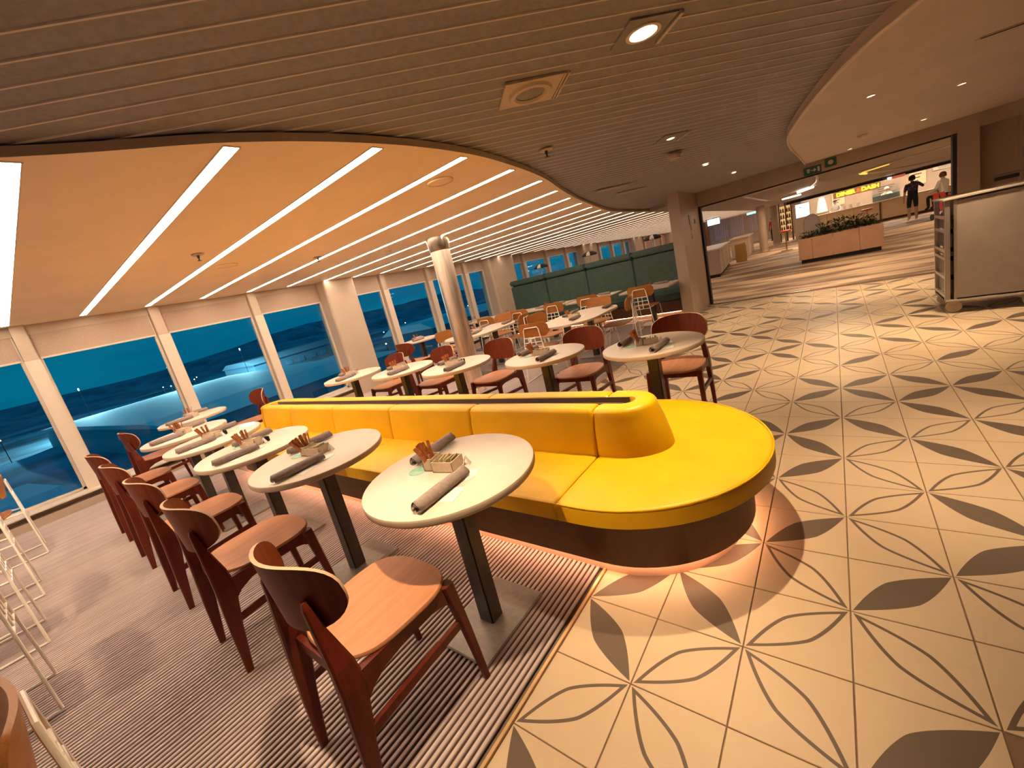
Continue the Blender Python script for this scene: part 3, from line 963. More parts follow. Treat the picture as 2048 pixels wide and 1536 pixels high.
def make_wire_chair(label):
    t = thing('wire_chair', label, 'chair')
    # seat shell
    b = MB(); n = 36; out = superell(.215, .205, 3.0, n)
    def lay(s, z, d):
        return [(x * s, y * s, z - d + .05 * max(0, -(y * s) / .2 - .55) ** 1.5 - .012 * max(0, y * s / .2 - .6)) for x, y in out]
    rings = [lay(1, .446, 0), lay(1, .456, 0), lay(.98, .460, 0), lay(.7, .458, .008), lay(.3, .458, .014), lay(.02, .458, .015)]
    b.loft(rings, 0, True, caps=False); b.add(rings[-1], [tuple(range(n))], 0, True); b.add(rings[0], [tuple(reversed(range(n)))], 0)
    b.build('seat', M_oak, t)
    # backrest
    nx, nz = 18, 8
    b = MB(); F, B = [], []
    for i in range(nx + 1):
        u = -1 + 2 * i / nx
        hh = .098 * (1 - max(0, abs(u) - .72) ** 2 / .28 ** 2 * .55)
        for j in range(nz + 1):
            z = .725 + hh * (-1 + 2 * j / nz)
            y = -.232 + .045 * u * u - .16 * (z - .725)
            F.append((.225 * u, y + .007, z)); B.append((.225 * u, y - .007, z))
    q = nz + 1
    fs = [(i * q + j, (i + 1) * q + j, (i + 1) * q + j + 1, i * q + j + 1) for i in range(nx) for j in range(nz)]
    b.add(F, fs, 0, True); b.add(B, [tuple(reversed(f)) for f in fs], 0, True)
    loop = [i * q for i in range(nx + 1)] + [nx * q + j for j in range(1, nz + 1)] + [i * q + nz for i in range(nx - 1, -1, -1)] + [j for j in range(nz - 1, 0, -1)]
    m = len(loop)
    b.add([F[i] for i in loop] + [B[i] for i in loop], [(k, (k + 1) % m, m + (k + 1) % m, m + k) for k in range(m)], 0)
    b.build('backrest', M_oak, t)
    r = .0072
    def sx(z):
        return .205 - .095 * z / .76
    def yy(z):
        return -.285 + .03 * z / .76
    b = MB(); b.tube([(-.205, -.285, .010), (-sx(.74), yy(.74), .74), (-sx(.76) + .015, yy(.76), .765), (sx(.76) - .015, yy(.76), .765), (sx(.74), yy(.74), .74), (.205, -.285, .010)], r, 8)
    b.build('back_frame', M_whitew, t)
    for z in (.63, .565, .50, .43):
        b = MB(); b.tube([(-sx(z), yy(z), z), (sx(z), yy(z), z)], .0055, 6); b.build('cross_rod', M_whitew, t)
    for s in (-1, 1):
        b = MB(); b.tube([(s * .04, yy(.43), .43), (s * .035, yy(.64), .64)], .0055, 6); b.build('upright_rod', M_whitew, t)
        b = MB(); b.tube([(s * .20, .235, .010), (s * .185, .15, .43), (s * .175, .12, .446), (s * .165, -.20, .446), (s * .148, yy(.44), .44)], r, 8); b.build('leg', M_whitew, t)
        b = MB(); b.tube([(s * .205, -.285, .010), (s * .20, .235, .010)], r, 8); b.build('floor_bar', M_whitew, t)
    return t
IC = Proto(make_wire_chair)
IL = 'orange chair with white wire frame, '
for x, y, rz, lb in (
    (-1.12, -1.74, PI + .1, 'cut off at the lower left corner'),
    (-2.80, -1.87, PI, 'second from the lower left corner'),
    (-3.25 - .42, -1.87, PI, 'third up the left edge, mostly outside'),
    (-4.60, -1.85, PI, 'fourth up the left edge'),
    (-5.80, -1.77, PI, 'at the left edge by the window'),
    (-2.30, 6.00, 0, 'at the rightmost booth table'),
    (-3.33, 6.05, 0, 'at the second booth table from the right'),
    (-4.00, 5.90, 0, 'at the third booth table from the right'),
    (-4.75, 5.75, 0, 'at the fourth booth table from the right'),
    (-5.38, 5.42, 0, 'at the last booth table by the windows'),
    (-2.22, 4.50, PI / 2 + .2, 'right of the big oval table'),
    (-2.78, 4.98, PI, 'behind the big oval table, facing the camera'),
    (-2.90, 3.46, .10, 'before the big oval table, back to the camera'),
    (-3.32, 4.30, -PI / 2 - .2, 'left of the big oval table'),
    (-4.16, 4.55, PI / 2 + .25, 'side view between the two oval tables'),
    (-4.95, 5.10, PI, 'behind the smaller oval table, facing the camera'),
    (-5.22, 4.02, -PI / 2, 'left of the steel column, partly hidden by it')):
    IC.put((x, y, .009), rz, IL + lb, 'white wire chairs')

# ------------------------------------------------------------------ tables
def round_top(b, poly, z0, z1):
    n = len(poly)
    b.prism(poly, z0, z1, 0, 1)
def make_round_table(label):
    t = thing('round_table', label, 'table')
    b = MB(); n = 64; R = .36
    prof = [(.0001, .718), (R - .004, .718), (R - .001, .721), (R, .725), (R, .742)]
    b.lathe(prof, n, mi=1); b.lathe([(R, .742), (R - .002, .748), (R - .006, .75), (.0001, .75)], n, mi=0)
    b.build('tabletop', [M_top, M_topedge], t)
    b = MB(); b.box((0, 0, .355), (.082, .074, .69)); b.build('post', M_black, t, .006)
    b = MB(); b.box((0, 0, .709), (.20, .20, .018)); b.build('mounting_plate', M_black, t, .003)
    b = MB(); b.box((0, 0, .008), (.29, .42, .014)); b.build('base_plate', M_plate, t, .003)
    return t
RTab = Proto(make_round_table)
ROUND = [
    (-.955, -.29, 'nearest round white table, in front of the bench', 'nearest front table'),
    (-2.01, -.325, 'second round white table from the camera, in front of the bench', 'second front table'),
    (-2.90, -.345, 'third round white table from the camera, in front of the bench', 'third front table'),
    (-3.84, -.325, 'fourth round white table from the camera, in front of the bench', 'fourth front table'),
    (-4.755, -.315, 'fifth round white table from the camera, in front of the bench', 'fifth front table'),
    (-5.92, .05, 'small round white table by the window at the end of the front row', 'front table by the window'),
    (-.765, 1.70, 'round white table behind the bench nearest the tiled floor', 'rear table by the tiled floor'),
    (-1.716, 1.69, 'second round white table behind the bench from the tiled floor', 'second rear table'),
    (-2.706, 1.56, 'third round white table behind the bench, before the steel column', 'third rear table'),
    (-3.625, 1.585, 'fourth round white table behind the bench from the tiled floor', 'fourth rear table'),
    (-4.552, 1.495, 'farthest round white table behind the bench, by the white pillar', 'farthest rear table'),
    (-6.05, 3.98, 'round white table at the windows left of the steel column', 'window table by the column'),
]
for x, y, lb, _ in ROUND:
    RTab.put((x, y, .009 if (x < -.62 and y < 1) or x < -1.97 else 0), 0, lb, 'round white tables')
def make_oval_table(label):
    t = thing('oval_table', label, 'table')
    b = MB(); poly = stadium(-.43, .43, -.70, .70, 12, .42)
    b.prism(poly, .72, .75, 0, 1); b.build('tabletop', [M_top, M_topedge], t, .003)
    for s in (-1, 1):
        b = MB(); b.box((0, s * .34, .36), (.075, .075, .70)); b.build('post', M_black, t, .005)
        b = MB(); b.box((0, s * .34, .008), (.42, .28, .014)); b.build('base_plate', M_plate, t, .003)
    b = MB(); b.box((0, 0, .708), (.12, .9, .02)); b.build('cross_beam', M_black, t)
    return t
OT = Proto(make_oval_table)
OVAL = [(-2.62, 4.08, 'long oval white table in the middle before the green booth', 'large oval table'), (-4.60, 4.15, 'long oval white table just right of the steel column', 'oval table by the column')]
for x, y, lb, _ in OVAL:
    OT.put((x, y, .009), 0, lb, 'oval white tables').scale = (1.06, 1.06, .945)
def make_booth_table(label):
    t = thing('booth_table', label, 'table')
    b = MB(); b.prism(stadium(-.43, .43, -.37, .37, 3, .02), .72, .75, 0, 1); b.build('tabletop', [M_top, M_topedge], t, .003)
    b = MB(); b.box((0, 0, .36), (.08, .08, .70)); b.build('post', M_black, t, .005)
    b = MB(); b.box((0, 0, .709), (.24, .24, .02)); b.build('mounting_plate', M_black, t)
    b = MB(); b.box((0, 0, .008), (.45, .40, .014)); b.build('base_plate', M_plate, t, .003)
    return t
BTb = Proto(make_booth_table)
BOOTH = [(-2.38, 6.56, 'square white table at the right end of the green booth', 'rightmost booth table'), (-3.50, 6.50, 'second square white table from the right along the green booth', 'second booth table'),
         (-4.50, 6.40, 'third square white table from the right along the green booth', 'third booth table'), (-5.44, 6.20, 'fourth square white table from the right along the green booth', 'fourth booth table'),
         (-6.36, 6.05, 'leftmost square white table along the green booth, by the windows', 'leftmost booth table')]
for x, y, lb, _ in BOOTH:
    BTb.put((x, y, .009), 0, lb, 'square booth tables').scale = (1.07, 1.07, .945)

# ------------------------------------------------------------------ things on the tables
def make_roll(label):
    b = MB(); ns, nl = 40, 10; rings = []
    rr = random.Random(3)
    for k in range(nl + 1):
        u = k / nl; x = -.135 + .27 * u
        sc = 1.0 + .05 * math.sin(u * 5) - .10 * max(0, u - .8)
        ring = []
        for i in range(ns):
            a = 2 * PI * 1.75 * i / (ns - 1) - .6
            r = (.011 + .014 * i / (ns - 1)) * sc
            ring.append((x + .004 * math.sin(a * 2), r * math.cos(a) * 1.08, .0245 + r * math.sin(a) * .95))
        rings.append(ring)
    b.loft(rings, 0, True, caps=False, closed=False)
    # tucked corner of the cloth
    b.add([(-.02, .026, .03), (.13, .027, .022), (.05, .036, .004), (-.06, .030, .004)], [(0, 1, 2, 3)])
    o = b.build('napkin_roll', M_napk); tag(o, label, 'napkin')
    sm = o.modifiers.new('thick', 'SOLIDIFY'); sm.thickness = .0018
    return o
def make_caddy(label):
    t = thing('caddy', label, 'caddy')
    def obox(b, c, d, w=.004):
        x, y, z = d
        b.box((c[0], c[1], c[2] + w / 2), (x, y, w))
        for s in (-1, 1):
            b.box((c[0] + s * (x / 2 - w / 2), c[1], c[2] + z / 2), (w, y, z)); b.box((c[0], c[1] + s * (y / 2 - w / 2), c[2] + z / 2), (x, w, z))
    b = MB(); obox(b, (.025, 0, 0), (.105, .085, .045)); b.build('box', M_box, t)
    b = MB(); obox(b, (-.055, .005, 0), (.05, .07, .055)); b.build('sachet_cup', M_box, t)
    return t
def make_stick(label):
    b = MB(); b.box((0, 0, .055), (.021, .005, .11)); b.box((0, 0, .111), (.022, .002, .006)); o = b.build('sugar_stick', M_stick, None, .0012); return tag(o, label, 'sachet')
def make_sachet(label):
    b = MB(); b.loft([[(-.03, -.001, 0), (.03, -.001, 0), (.03, .001, 0), (-.03, .001, 0)], [(-.028, -.006, .02), (.028, -.006, .02), (.028, .006, .02), (-.028, .006, .02)], [(-.03, -.001, .045), (.03, -.001, .045), (.03, .001, .045), (-.03, .001, .045)]], 0, True)
    o = b.build('sweetener_sachet', M_sach); return tag(o, label, 'sachet')
def make_card(label):
    b = MB(); b.lathe([(.0001, 0), (.042, 0), (.042, .0012), (.0001, .0012)], 28)
    o = b.build('round_card', M_green); return tag(o, label, 'card')
def make_oval(label):
    b = MB(); b.prism([(x, y) for x, y in superell(.036, .05, 2, 28)], 0, .0012); o = b.build('oval_card', M_nap2); return tag(o, label, 'card')
def make_tent(label):
    b = MB(); b.loft([[(-.016, -.012, 0), (-.014, -.012, 0), (.001, -.006, .038), (-.001, -.006, .038)], [(-.016, .016, 0), (-.014, .016, 0), (.001, .006, .038), (-.001, .006, .038)]], 0, False)
    b.loft([[(.014, -.012, 0), (.016, -.012, 0), (.001, -.006, .038), (-.001, -.006, .038)], [(.014, .016, 0), (.016, .016, 0), (.001, .006, .038), (-.001, .006, .038)]], 0, False)
    o = b.build('tent_card', M_nap2); return tag(o, label, 'card')
def make_sheet(label):
    b = MB(); b.box((0, 0, .0007), (.075, .10, .0012)); o = b.build('paper_napkin', M_nap2); return tag(o, label, 'napkin')
def make_packet(label):
    b = MB(); b.box((0, 0, .018), (.05, .02, .036)); o = b.build('dark_packet', M_blk, None, .003); return tag(o, label, 'packet')
Proll, Pcad, Pst, Psa, Pca, Pov, Pte, Psh, Ppk = [Proto(f) for f in (make_roll, make_caddy, make_stick, make_sachet, make_card, make_oval, make_tent, make_sheet, make_packet)]
ri = random.Random(5)
def setting(x, y, z, nm, full=True, rot=0, wide=1.0):
    ca, sa = math.cos(rot), math.sin(rot)
    def at(dx, dy):
        return (x + dx * ca - dy * sa, y + dx * sa + dy * ca)
    j = lambda s: ri.uniform(-s, s)
    p = at(.125 + j(.012), -.165 * wide + j(.015)); Proll.put((*p, z), PI / 2 + rot + j(.09), 'grey rolled napkin on the near side of the %s' % nm, 'rolled napkins on the tables')
    p = at(-.225 + j(.015), .10 * wide + j(.03)); Proll.put((*p, z), PI / 2 + rot + j(.09), 'grey rolled napkin on the far side of the %s' % nm, 'rolled napkins on the tables')
    cx_, cy_ = at(-.035, .005); a = rot + .35 + j(.15)
    Pcad.put((cx_, cy_, z), a, 'cream sugar caddy in the middle of the %s' % nm, 'caddies on the tables')
    c2, s2 = math.cos(a), math.sin(a)
    def inb(dx, dy):
        return (cx_ + dx * c2 - dy * s2, cy_ + dx * s2 + dy * c2)
    ns = 7 if full else 4
    for k in range(ns):
        q = inb(-.055 + j(.008), -.018 + .045 * k / (ns - 1))
        o = Pst.put((*q, z + .006), 0, 'brown sugar stick standing in the caddy on the %s' % nm, 'sugar sticks on the %s' % nm)
        o.rotation_euler = (-.30 * (k / (ns - 1) - .5) * 1.5, j(.22) - .34, a + j(.45))
    for k in range(4 if full else 2):
        q = inb(.0 + .016 * k, j(.006))
        o = Psa.put((*q, z + .008), 0, 'pale sweetener sachet in the caddy on the %s' % nm, 'sachets on the %s' % nm)
        o.rotation_euler = (j(.15), 0, a + PI / 2 + j(.15)); o.rotation_euler.x += .25
    if full:
        p = at(-.145, -.045); Pca.put((*p, z), 0, 'pale green round card on the %s' % nm, 'green cards on the tables')
        p = at(.128, -.022); Pov.put((*p, z), rot + .1, 'white oval card beside the napkin on the %s' % nm, 'oval cards on the tables')
        p = at(.055, .055); Pte.put((*p, z), rot + .5, 'tiny white folded card on the %s' % nm, 'folded cards on the tables')
        p = at(.165, -.155); Psh.put((*p, z), rot + .25, 'white paper square under the rolled napkin on the %s' % nm, 'paper squares on the tables')
for i, (x, y, lb, nm) in enumerate(ROUND):
    z = .75 + (.009 if (x < -.62 and y < 1) or x < -1.97 else 0)
    setting(x, y, z, nm, i not in (5, 11))
    if i in (2, 3, 8):
        Ppk.put((x + .02, y + .085, z), .2, 'small black packet by the caddy on the %s' % nm, 'black packets on the tables')
for x, y, lb, nm in OVAL:
    setting(x, y - .05, .7185, nm, True, 0, 1.5)
    for s, w in ((-1, 'left'), (1, 'right')):
        Proll.put((x + s * .28, y + .42, .7185), PI / 2, 'grey rolled napkin at the far %s of the %s' % (w, nm), 'rolled napkins on the tables')
for x, y, lb, nm in BOOTH:
    setting(x, y, .7185, nm, False, PI / 2)

# ------------------------------------------------------------------ green booth
YB = 7.30
t = thing('green_booth', 'long dark green upholstered booth with high padded back by the wall', 'booth', (0, 0, 0))
x0, x1 = -6.35, -1.93
b = MB(); b.box(((x0 + x1) / 2, YB + .12, .20), (x1 - x0 - .1, .50, .22)); b.build('base', M_brown, t)
b = MB(); b.box(((x0 + x1) / 2, YB + .14, .045), (x1 - x0 - .2, .40, .09)); b.build('plinth', M_plinth, t)
b = MB(); b.box(((x0 + x1) / 2, YB - .06, .084), (x1 - x0 - .3, .012, .012)); b.build('led_strip', M_led, t)
npn = 4; w = (x1 - x0) / npn
for k in range(npn):
    xa = x0 + k * w
    b = MB(); b.box((xa + w / 2, YB + .13, .385), (w - .008, .56, .13)); b.build('seat_cushion', M_greenb, t, .03)
    b = MB(); b.box((xa + w / 2, YB + .40, .8275), (w - .010, .12, .835)); b.build('back_panel', M_greenb, t, .018)
    b = MB(); b.box((xa + w / 2, YB + .40, 1.335), (w - .006, .19, .125)); b.build('head_roll', M_greenb, t, .03)
b = MB(); b.box(((x0 + x1) / 2, YB + .50, .69), (x1 - x0, .07, 1.38)); b.build('back_board', M_greenb, t)

# mushroom lamps behind the booth
def make_mush(label):
    t = thing('mushroom_lamp', label, 'lamp')
    b = MB(); b.lathe([(.0001, 0), (.15, 0), (.15, .02), (.02, .03), (.0001, .03)], 24); b.build('foot', M_black, t)
    b = MB(); b.lathe([(.014, .03), (.014, 1.565)], 12); b.build('stem', M_alu, t)
    b = MB()
    n = 24; prof = [(.20, 1.56), (.20, 1.59), (.16, 1.63), (.09, 1.66), (.0001, 1.67)]
    b.lathe(prof, n)
    for fi in range(len(b.mi)):
        b.mi[fi] = 1 if (fi % n) in (3, 4, 9, 10, 16, 17) else 0
    b.lathe([(.20, 1.56), (.17, 1.555), (.0001, 1.56)], n)
    b.build('shade', [M_dark, M_white], t)
    return t
ML = Proto(make_mush)
for x, y, lb in ((-6.15, 9.0, 'dark domed lamp behind the left part of the green booth'), (-4.72, 9.2, 'dark domed lamp behind the middle of the green booth'), (-3.02, 9.1, 'dark domed lamp behind the right end of the green booth')):
    ML.put((x, y, .009), .5, lb, 'domed lamps behind the booth')

# ------------------------------------------------------------------ wall signs on the stub wall and exit signs
def sign(name, label, loc, rot, build):
    t = thing(name, label, 'sign', loc); t.rotation_euler = rot
    build(t)
    return t
def fig(b, s, skirt, c=(0, 0)):
    x, z = c
    b.add([(x + .16 * s * math.cos(2 * PI * k / 10), -.003, z + .38 * s + .09 * s + .09 * s * math.sin(2 * PI * k / 10)) for k in range(10)], [tuple(range(10))])
    w = .22 if skirt else .13
    b.box((x, -.003, z + .10 * s), (2 * .13 * s, .004, .42 * s))
    if skirt:
        b.add([(x - .13 * s, -.005, z + .1 * s), (x + .13 * s, -.005, z + .1 * s), (x + w * s, -.005, z - .16 * s), (x - w * s, -.005, z - .16 * s)], [(0, 1, 2, 3)])
    for q in (-1, 1):
        b.box((x + q * .075 * s, -.003, z - .28 * s), (.08 * s, .004, .36 * s))
def b1(t):
    b = MB(); b.box((0, 0, 0), (.13, .008, .17)); b.build('plate', M_black, t, .002)
def b2(t):
    b = MB(); fig(b, .13, True, (0, .10)); b.build('upper_figure', M_white, t)
    b = MB(); fig(b, .13, False, (0, -.06)); b.build('lower_figure', M_white, t)
sign('wall_plate', 'small dark plate above the pale figures on the stub wall', (-1.716, 7.28, 1.72), (0, 0, PI / 2), b1)
sign('washroom_sign', 'two pale washroom figures on the brown stub wall', (-1.716, 7.28, 1.50), (0, 0, PI / 2), b2)
sign('switch_plate', 'tiny dark switch on the stub wall beside the opening', (-1.716, 7.62, 1.68), (0, 0, PI / 2), lambda t: (lambda b: (b.box((0, 0, 0), (.08, .01, .08)), b.build('plate', M_black, t)))(MB()))
M_exit = mat('exit_green', (.02, .10, .075), .5)
M_exitw = mat('exit_white', (.55, .55, .42), .5)
def ex1(t):
    b = MB(); b.box((0, 0, 0), (.235, .02, .125)); b.build('plate', M_exit, t, .003)
    b = MB()
    for k, (w, z) in enumerate(((.045, .02), (.03, -.012))):
        b.box((-.055, -.0105, z), (w, .002, .028))
    b.box((.0, -.0105, 0), (.05, .002, .014)); b.add([(.02, -.0115, .03), (.02, -.0115, -.03), (.055, -.0115, 0)], [(0, 1, 2)])
    b.box((.082, -.0105, 0), (.03, .002, .075))
    b.build('pictogram', M_exitw, t)
def ex2(t):
    b = MB(); b.box((0, 0, 0), (.15, .02, .13)); b.build('plate', M_exit, t, .003)
    b = MB(); b.lathe([(.0001, 0), (.036, 0), (.036, .002), (.0001, .002)], 16); o = b.build('symbol', M_exitw, t); o.rotation_euler.x = PI / 2; o.location = (0, -.0105, 0)
sign('exit_sign', 'wide dark green exit sign on the beam above the opening', (.09, 7.975, 2.0), (0, 0, 0), ex1)
sign('assembly_sign', 'small square dark green sign right of the exit sign on the beam', (.33, 7.975, 2.045), (0, 0, 0), ex2)

# ------------------------------------------------------------------ grey trolley
t = thing('service_trolley', 'tall grey steel service trolley on tan wheels by the right wall', 'trolley', (0, 0, 0))
X0, X1, Y0, Y1, Z0, Z1 = 1.20, 2.35, 5.02, 5.62, .14, 1.17
b = MB(); b.box(((X0 + X1) / 2 + .03, Y0 + .006, (Z0 + Z1) / 2), (X1 - X0 - .10, .012, Z1 - Z0 - .04)); b.build('side_panel', M_troll, t)
b = MB(); b.box(((X0 + X1) / 2 + .03, Y1 - .006, (Z0 + Z1) / 2), (X1 - X0 - .10, .012, Z1 - Z0 - .04)); b.build('side_panel', M_troll, t)
for y in (Y0 + .02, Y1 - .02):
    for x in (X0 + .02, X1 - .02):
        b = MB(); b.box((x, y, (Z0 + Z1) / 2), (.04, .04, Z1 - Z0)); b.build('corner_post', M_alu, t, .004)
    b = MB(); b.box((X0 + .075, y - .012, (Z0 + Z1) / 2), (.02, .02, Z1 - Z0)); b.build('panel_trim', M_alu, t)
b = MB(); b.box(((X0 + X1) / 2, (Y0 + Y1) / 2, Z1 + .006), (X1 - X0 + .03, Y1 - Y0 + .03, .02)); b.build('top', mat('pale_steel', (.80, .70, .60), .25, metal=.4), t, .004)
b = MB(); b.box(((X0 + X1) / 2, Y0 - .006, Z0 - .004), (X1 - X0, .02, .02)); b.build('bumper_rail', MATS['pale_steel'], t, .003)
b = MB(); b.box(((X0 + X1) / 2, (Y0 + Y1) / 2, Z0 - .005), (X1 - X0, Y1 - Y0 - .04, .02)); b.build('floor_pan', M_black, t)
for z in (.16, .36, .56, .64, .84, .98):
    b = MB(); b.box((X0 + .012, (Y0 + Y1) / 2, z + .02), (.02, Y1 - Y0 - .06, .03)); b.build('rack_bar', M_alu, t)
for z0, z1 in ((.20, .35), (.40, .55), (.60, .645), (.69, .83), (.88, .97)):
    b = MB(); b.box((X0 + .30, (Y0 + Y1) / 2, (z0 + z1) / 2), (.55, Y1 - Y0 - .10, z1 - z0)); b.build('tray', M_black, t)
for x, y in ((X0 + .07, Y0 + .05), (X0 + .07, Y1 - .05), (X1 - .55, Y0 + .05), (X1 - .07, Y0 + .05), (X1 - .07, Y1 - .05)):
    b = MB(); b.tube([(x, y - .022, .062), (x, y + .022, .062)], .062, 20); w_ = b.build('wheel', M_wheel, t, .006)
    b = MB(); b.box((x, y, .115), (.05, .06, .05)); b.tube([(x, y - .028, .062), (x, y + .028, .062)], .014, 10); b.build('fork', M_alu, w_)
t = thing('wall_rail', 'short steel rail on the wall above the grey trolley', 'rail', (2.20, 7.93, 1.235))
b = MB(); b.box((0, 0, 0), (.24, .05, .018)); b.build('bar', M_cap, t, .003)
b = MB(); b.box((0, .02, -.05), (.22, .06, .05)); b.build('bracket', M_black, t)

# ------------------------------------------------------------------ hall beyond the opening
def fill_panel(x, y, z, sx, sy, label, s=10.0, col=(1.0, .72, .45)):  # added glowing panels that brighten the hall and shop
    t = thing('added_ceiling_light', label, 'light', (x, y, z))
    b = MB(); b.box((0, 0, -.004), (sx, sy, .012)); b.build('diffuser', emis('hall_fill_%.1f' % s, col, s), t)
    b = MB()
    for q in (-1, 1):
        b.box((q * (sx / 2 + .012), 0, -.004), (.02, sy + .04, .02)); b.box((0, q * (sy / 2 + .012), -.004), (sx + .04, .02, .02))
    b.build('frame', M_white, t)
    return t
for x, y, lb in ((.3, 10.0, 'added hall fill light just behind the beam'), (3.6, 12.5, 'added hall fill light at the right behind the side wall'), (3.4, 17.5, 'added hall fill light in front of the diner counter at the right'), (-.9, 19.5, 'added hall fill light above the beige columns'), (-4.3, 28.0, 'added hall fill light before the far curtained windows'), (-1.6, 29.5, 'added hall fill light at the far end of the hall')):
    fill_panel(x, y, zc(y, 2.25) if y < 24 else 2.68, .6, .6, lb, 42)
for k, (x, lb) in enumerate(((-.4, 'added shop fill light above the lit screen'), (1.2, 'added shop fill light behind the yellow sign'), (2.8, 'added shop fill light above the dark dressed person'), (4.4, 'added shop fill light at the right end of the diner counter'))):
    fill_panel(x, 26.0, 2.38, .8, .5, lb, 32, (1.0, .82, .6))
# ceiling coffers
b = MB(); pts = [(-1.43, 11.6), (-.65, 11.1), (-.11, 10.6), (.02, 10.5), (.06, 12.4), (-.05, 14.6), (-.5, 17.3), (-1.4, 18.2)]
b.tube([(x, y, zc(y, 2.252)) for x, y in smooth_curve(pts + [pts[0]], 4)[:-1]], .03, 6, 0, True); b.build('coffer_rim', M_white, hallc)
b = MB(); pts = [(4.6, 14.0), (1.9, 14.2), (1.16, 14.7), (.98, 15.4), (1.57, 18.0), (2.9, 20.4), (4.8, 21)]
b.tube([(x, y, zc(y, 2.252)) for x, y in smooth_curve(pts, 4)], .03, 6); b.build('coffer_rim', M_white, hallc)
b = MB(); b.tube([(x, y, zc(y, 2.235)) for x, y in ((1.5, 14.4), (1.08, 14.85), (.98, 15.5), (1.15, 16.4))], .035, 6); b.build('coffer_glow', emis('yellow_glow', (1, .6, .05), 1.0), hallc)
b = MB(); b.tube([(x, y, zc(y, 2.22)) for x, y in ((-.55, 16.6), (-.12, 15.6))], .03, 6); b.build('light_line', M_strip, hallc)
b = MB(); b.box((2.35, 24.15, 2.2), (7.5, .14, .80)); struct(b.build('trim_4', M_soffit2))
b = MB(); b.box((2.35, 24.05, 1.80), (7.5, .10, .10)); struct(b.build('trim_5', M_dark))
b = MB(); b.box((2.6, 27.6, 1.3), (7.2, .1, 2.6)); struct(b.build('wall_shop', M_wall))
b = MB(); b.prism([(-1.0, 24.25), (6, 24.25), (6, 27.6), (-1.0, 27.6)], 2.40, 2.5); struct(b.build('ceiling_shop', M_soffit2))

# planter with shrubs and a mirror board
t = thing('planter', 'long pinkish brown panelled planter box in the hall', 'planter', (0, 0, 0))
xs = [-.44, -.15, .28, .80, 1.24]
for a, c in zip(xs, xs[1:]):
    b = MB(); b.box(((a + c) / 2, 12.72, .375), (c - a - .006, .04, .55)); b.build('panel', M_plnt, t, .003)
for x in (-.43, 1.23):
    b = MB(); b.box((x, 13.05, .375), (.03, .62, .55)); b.build('end_panel', M_plnt, t, .003)
b = MB(); b.box((.4, 13.36, .375), (1.68, .04, .55)); b.build('back_panel', M_plnt, t)
b = MB(); b.box((.4, 13.05, .05), (1.60, .56, .10)); b.build('toe_kick', M_dark, t)
b = MB(); b.box((.4, 13.05, .58), (1.6, .6, .04)); b.build('soil', M_soil, t)
rl = random.Random(3)
def make_shrub(label):
    t = thing('shrub', label, 'plant')
    b = MB()
    for k in range(260):
        a = rl.uniform(0, 2 * PI); e = rl.uniform(.05, 1.35); R = rl.uniform(.06, .30)
        c = Vector((R * math.cos(a) * math.cos(e) * 1.1, R * math.sin(a) * math.cos(e), .02 + R * math.sin(e)))
        d = Vector((math.cos(a + rl.uniform(-.8, .8)), math.sin(a + rl.uniform(-.8, .8)), rl.uniform(-.2, .7))).normalized()
        u = d.cross(Vector((0, 0, 1))).normalized() * .024
        L_ = rl.uniform(.07, .13)
        b.add([c, c + d * L_ * .5 + u + Vector((0, 0, .006)), c + d * L_, c + d * L_ * .5 - u + Vector((0, 0, .006))], [(0, 1, 2, 3)])
    o = b.build('foliage', M_leaf, t); o['kind'] = 'stuff'
    b = MB()
    for k in range(6):
        a = k * 1.05
        b.tube([(0, 0, 0), (.05 * math.cos(a), .05 * math.sin(a), .08), (.10 * math.cos(a), .10 * math.sin(a), .13)], .004, 5)
    b.build('stem', M_soil, t)
    return t
PS = Proto(make_shrub)
places = ['leftmost dark green shrub in the planter below the mirror board', 'dark green shrub right of the mirror board in the planter', 'middle dark green shrub in the planter', 'dark green shrub under the red stool in the planter', 'rightmost dark green shrub in the planter']
for k, x in enumerate((-.20, .12, .44, .74, 1.02)):
    PS.put((x, 13.0, .60), k * 1.3, places[k], 'shrubs in the planter').scale = (.8, .8, (.7, 1.25, 1.4, 1.3, 1.0)[k])
for x, z, lb in ((.22, .86, 'left yellow flower above the planter'), (.78, .88, 'right yellow flower above the planter')):
    t = thing('yellow_flower', lb, 'flower', (x, 13.05, .60))
    b = MB(); b.tube([(0, 0, 0), (.01, 0, z - .62)], .004, 5); b.build('stem', M_leaf, t)
    b = MB()
    for k in range(6):
        a = k * PI / 3
        b.add([(0, 0, z - .62), (.03 * math.cos(a - .3), .03 * math.sin(a - .3), z - .60), (.055 * math.cos(a), .055 * math.sin(a), z - .605), (.03 * math.cos(a + .3), .03 * math.sin(a + .3), z - .60)], [(0, 1, 2, 3)])
    b.build('petals', M_leaf2, t)
t = thing('arched_board', 'grey arched board standing behind the left end of the planter', 'board', (-.15, 13.5, 0))
pts = [(-.18, .0), (.18, .0), (.18, .98)] + [(.18 * math.cos(a), .98 + .24 * math.sin(a)) for a in [PI * k / 12 for k in range(1, 12)]] + [(-.18, .98)]
b = MB(); n = len(pts); A = [(x, -.012, z) for x, z in pts]; B_ = [(x, .012, z) for x, z in pts]
b.add(A, [tuple(range(n))]); b.add(B_, [tuple(reversed(range(n)))]); b.add(A + B_, [(i, (i + 1) % n, n + (i + 1) % n, n + i) for i in range(n)])
b.build('panel', M_soffit2, t)
b = MB(); b.tube([(x, -.014, z) for x, z in pts], .014, 6, 0, True); b.build('rim', M_lip, t)
t = thing('hoop_rail', 'pale curved hoop rail at the left end of the planter', 'rail', (-.12, 12.95, .6))
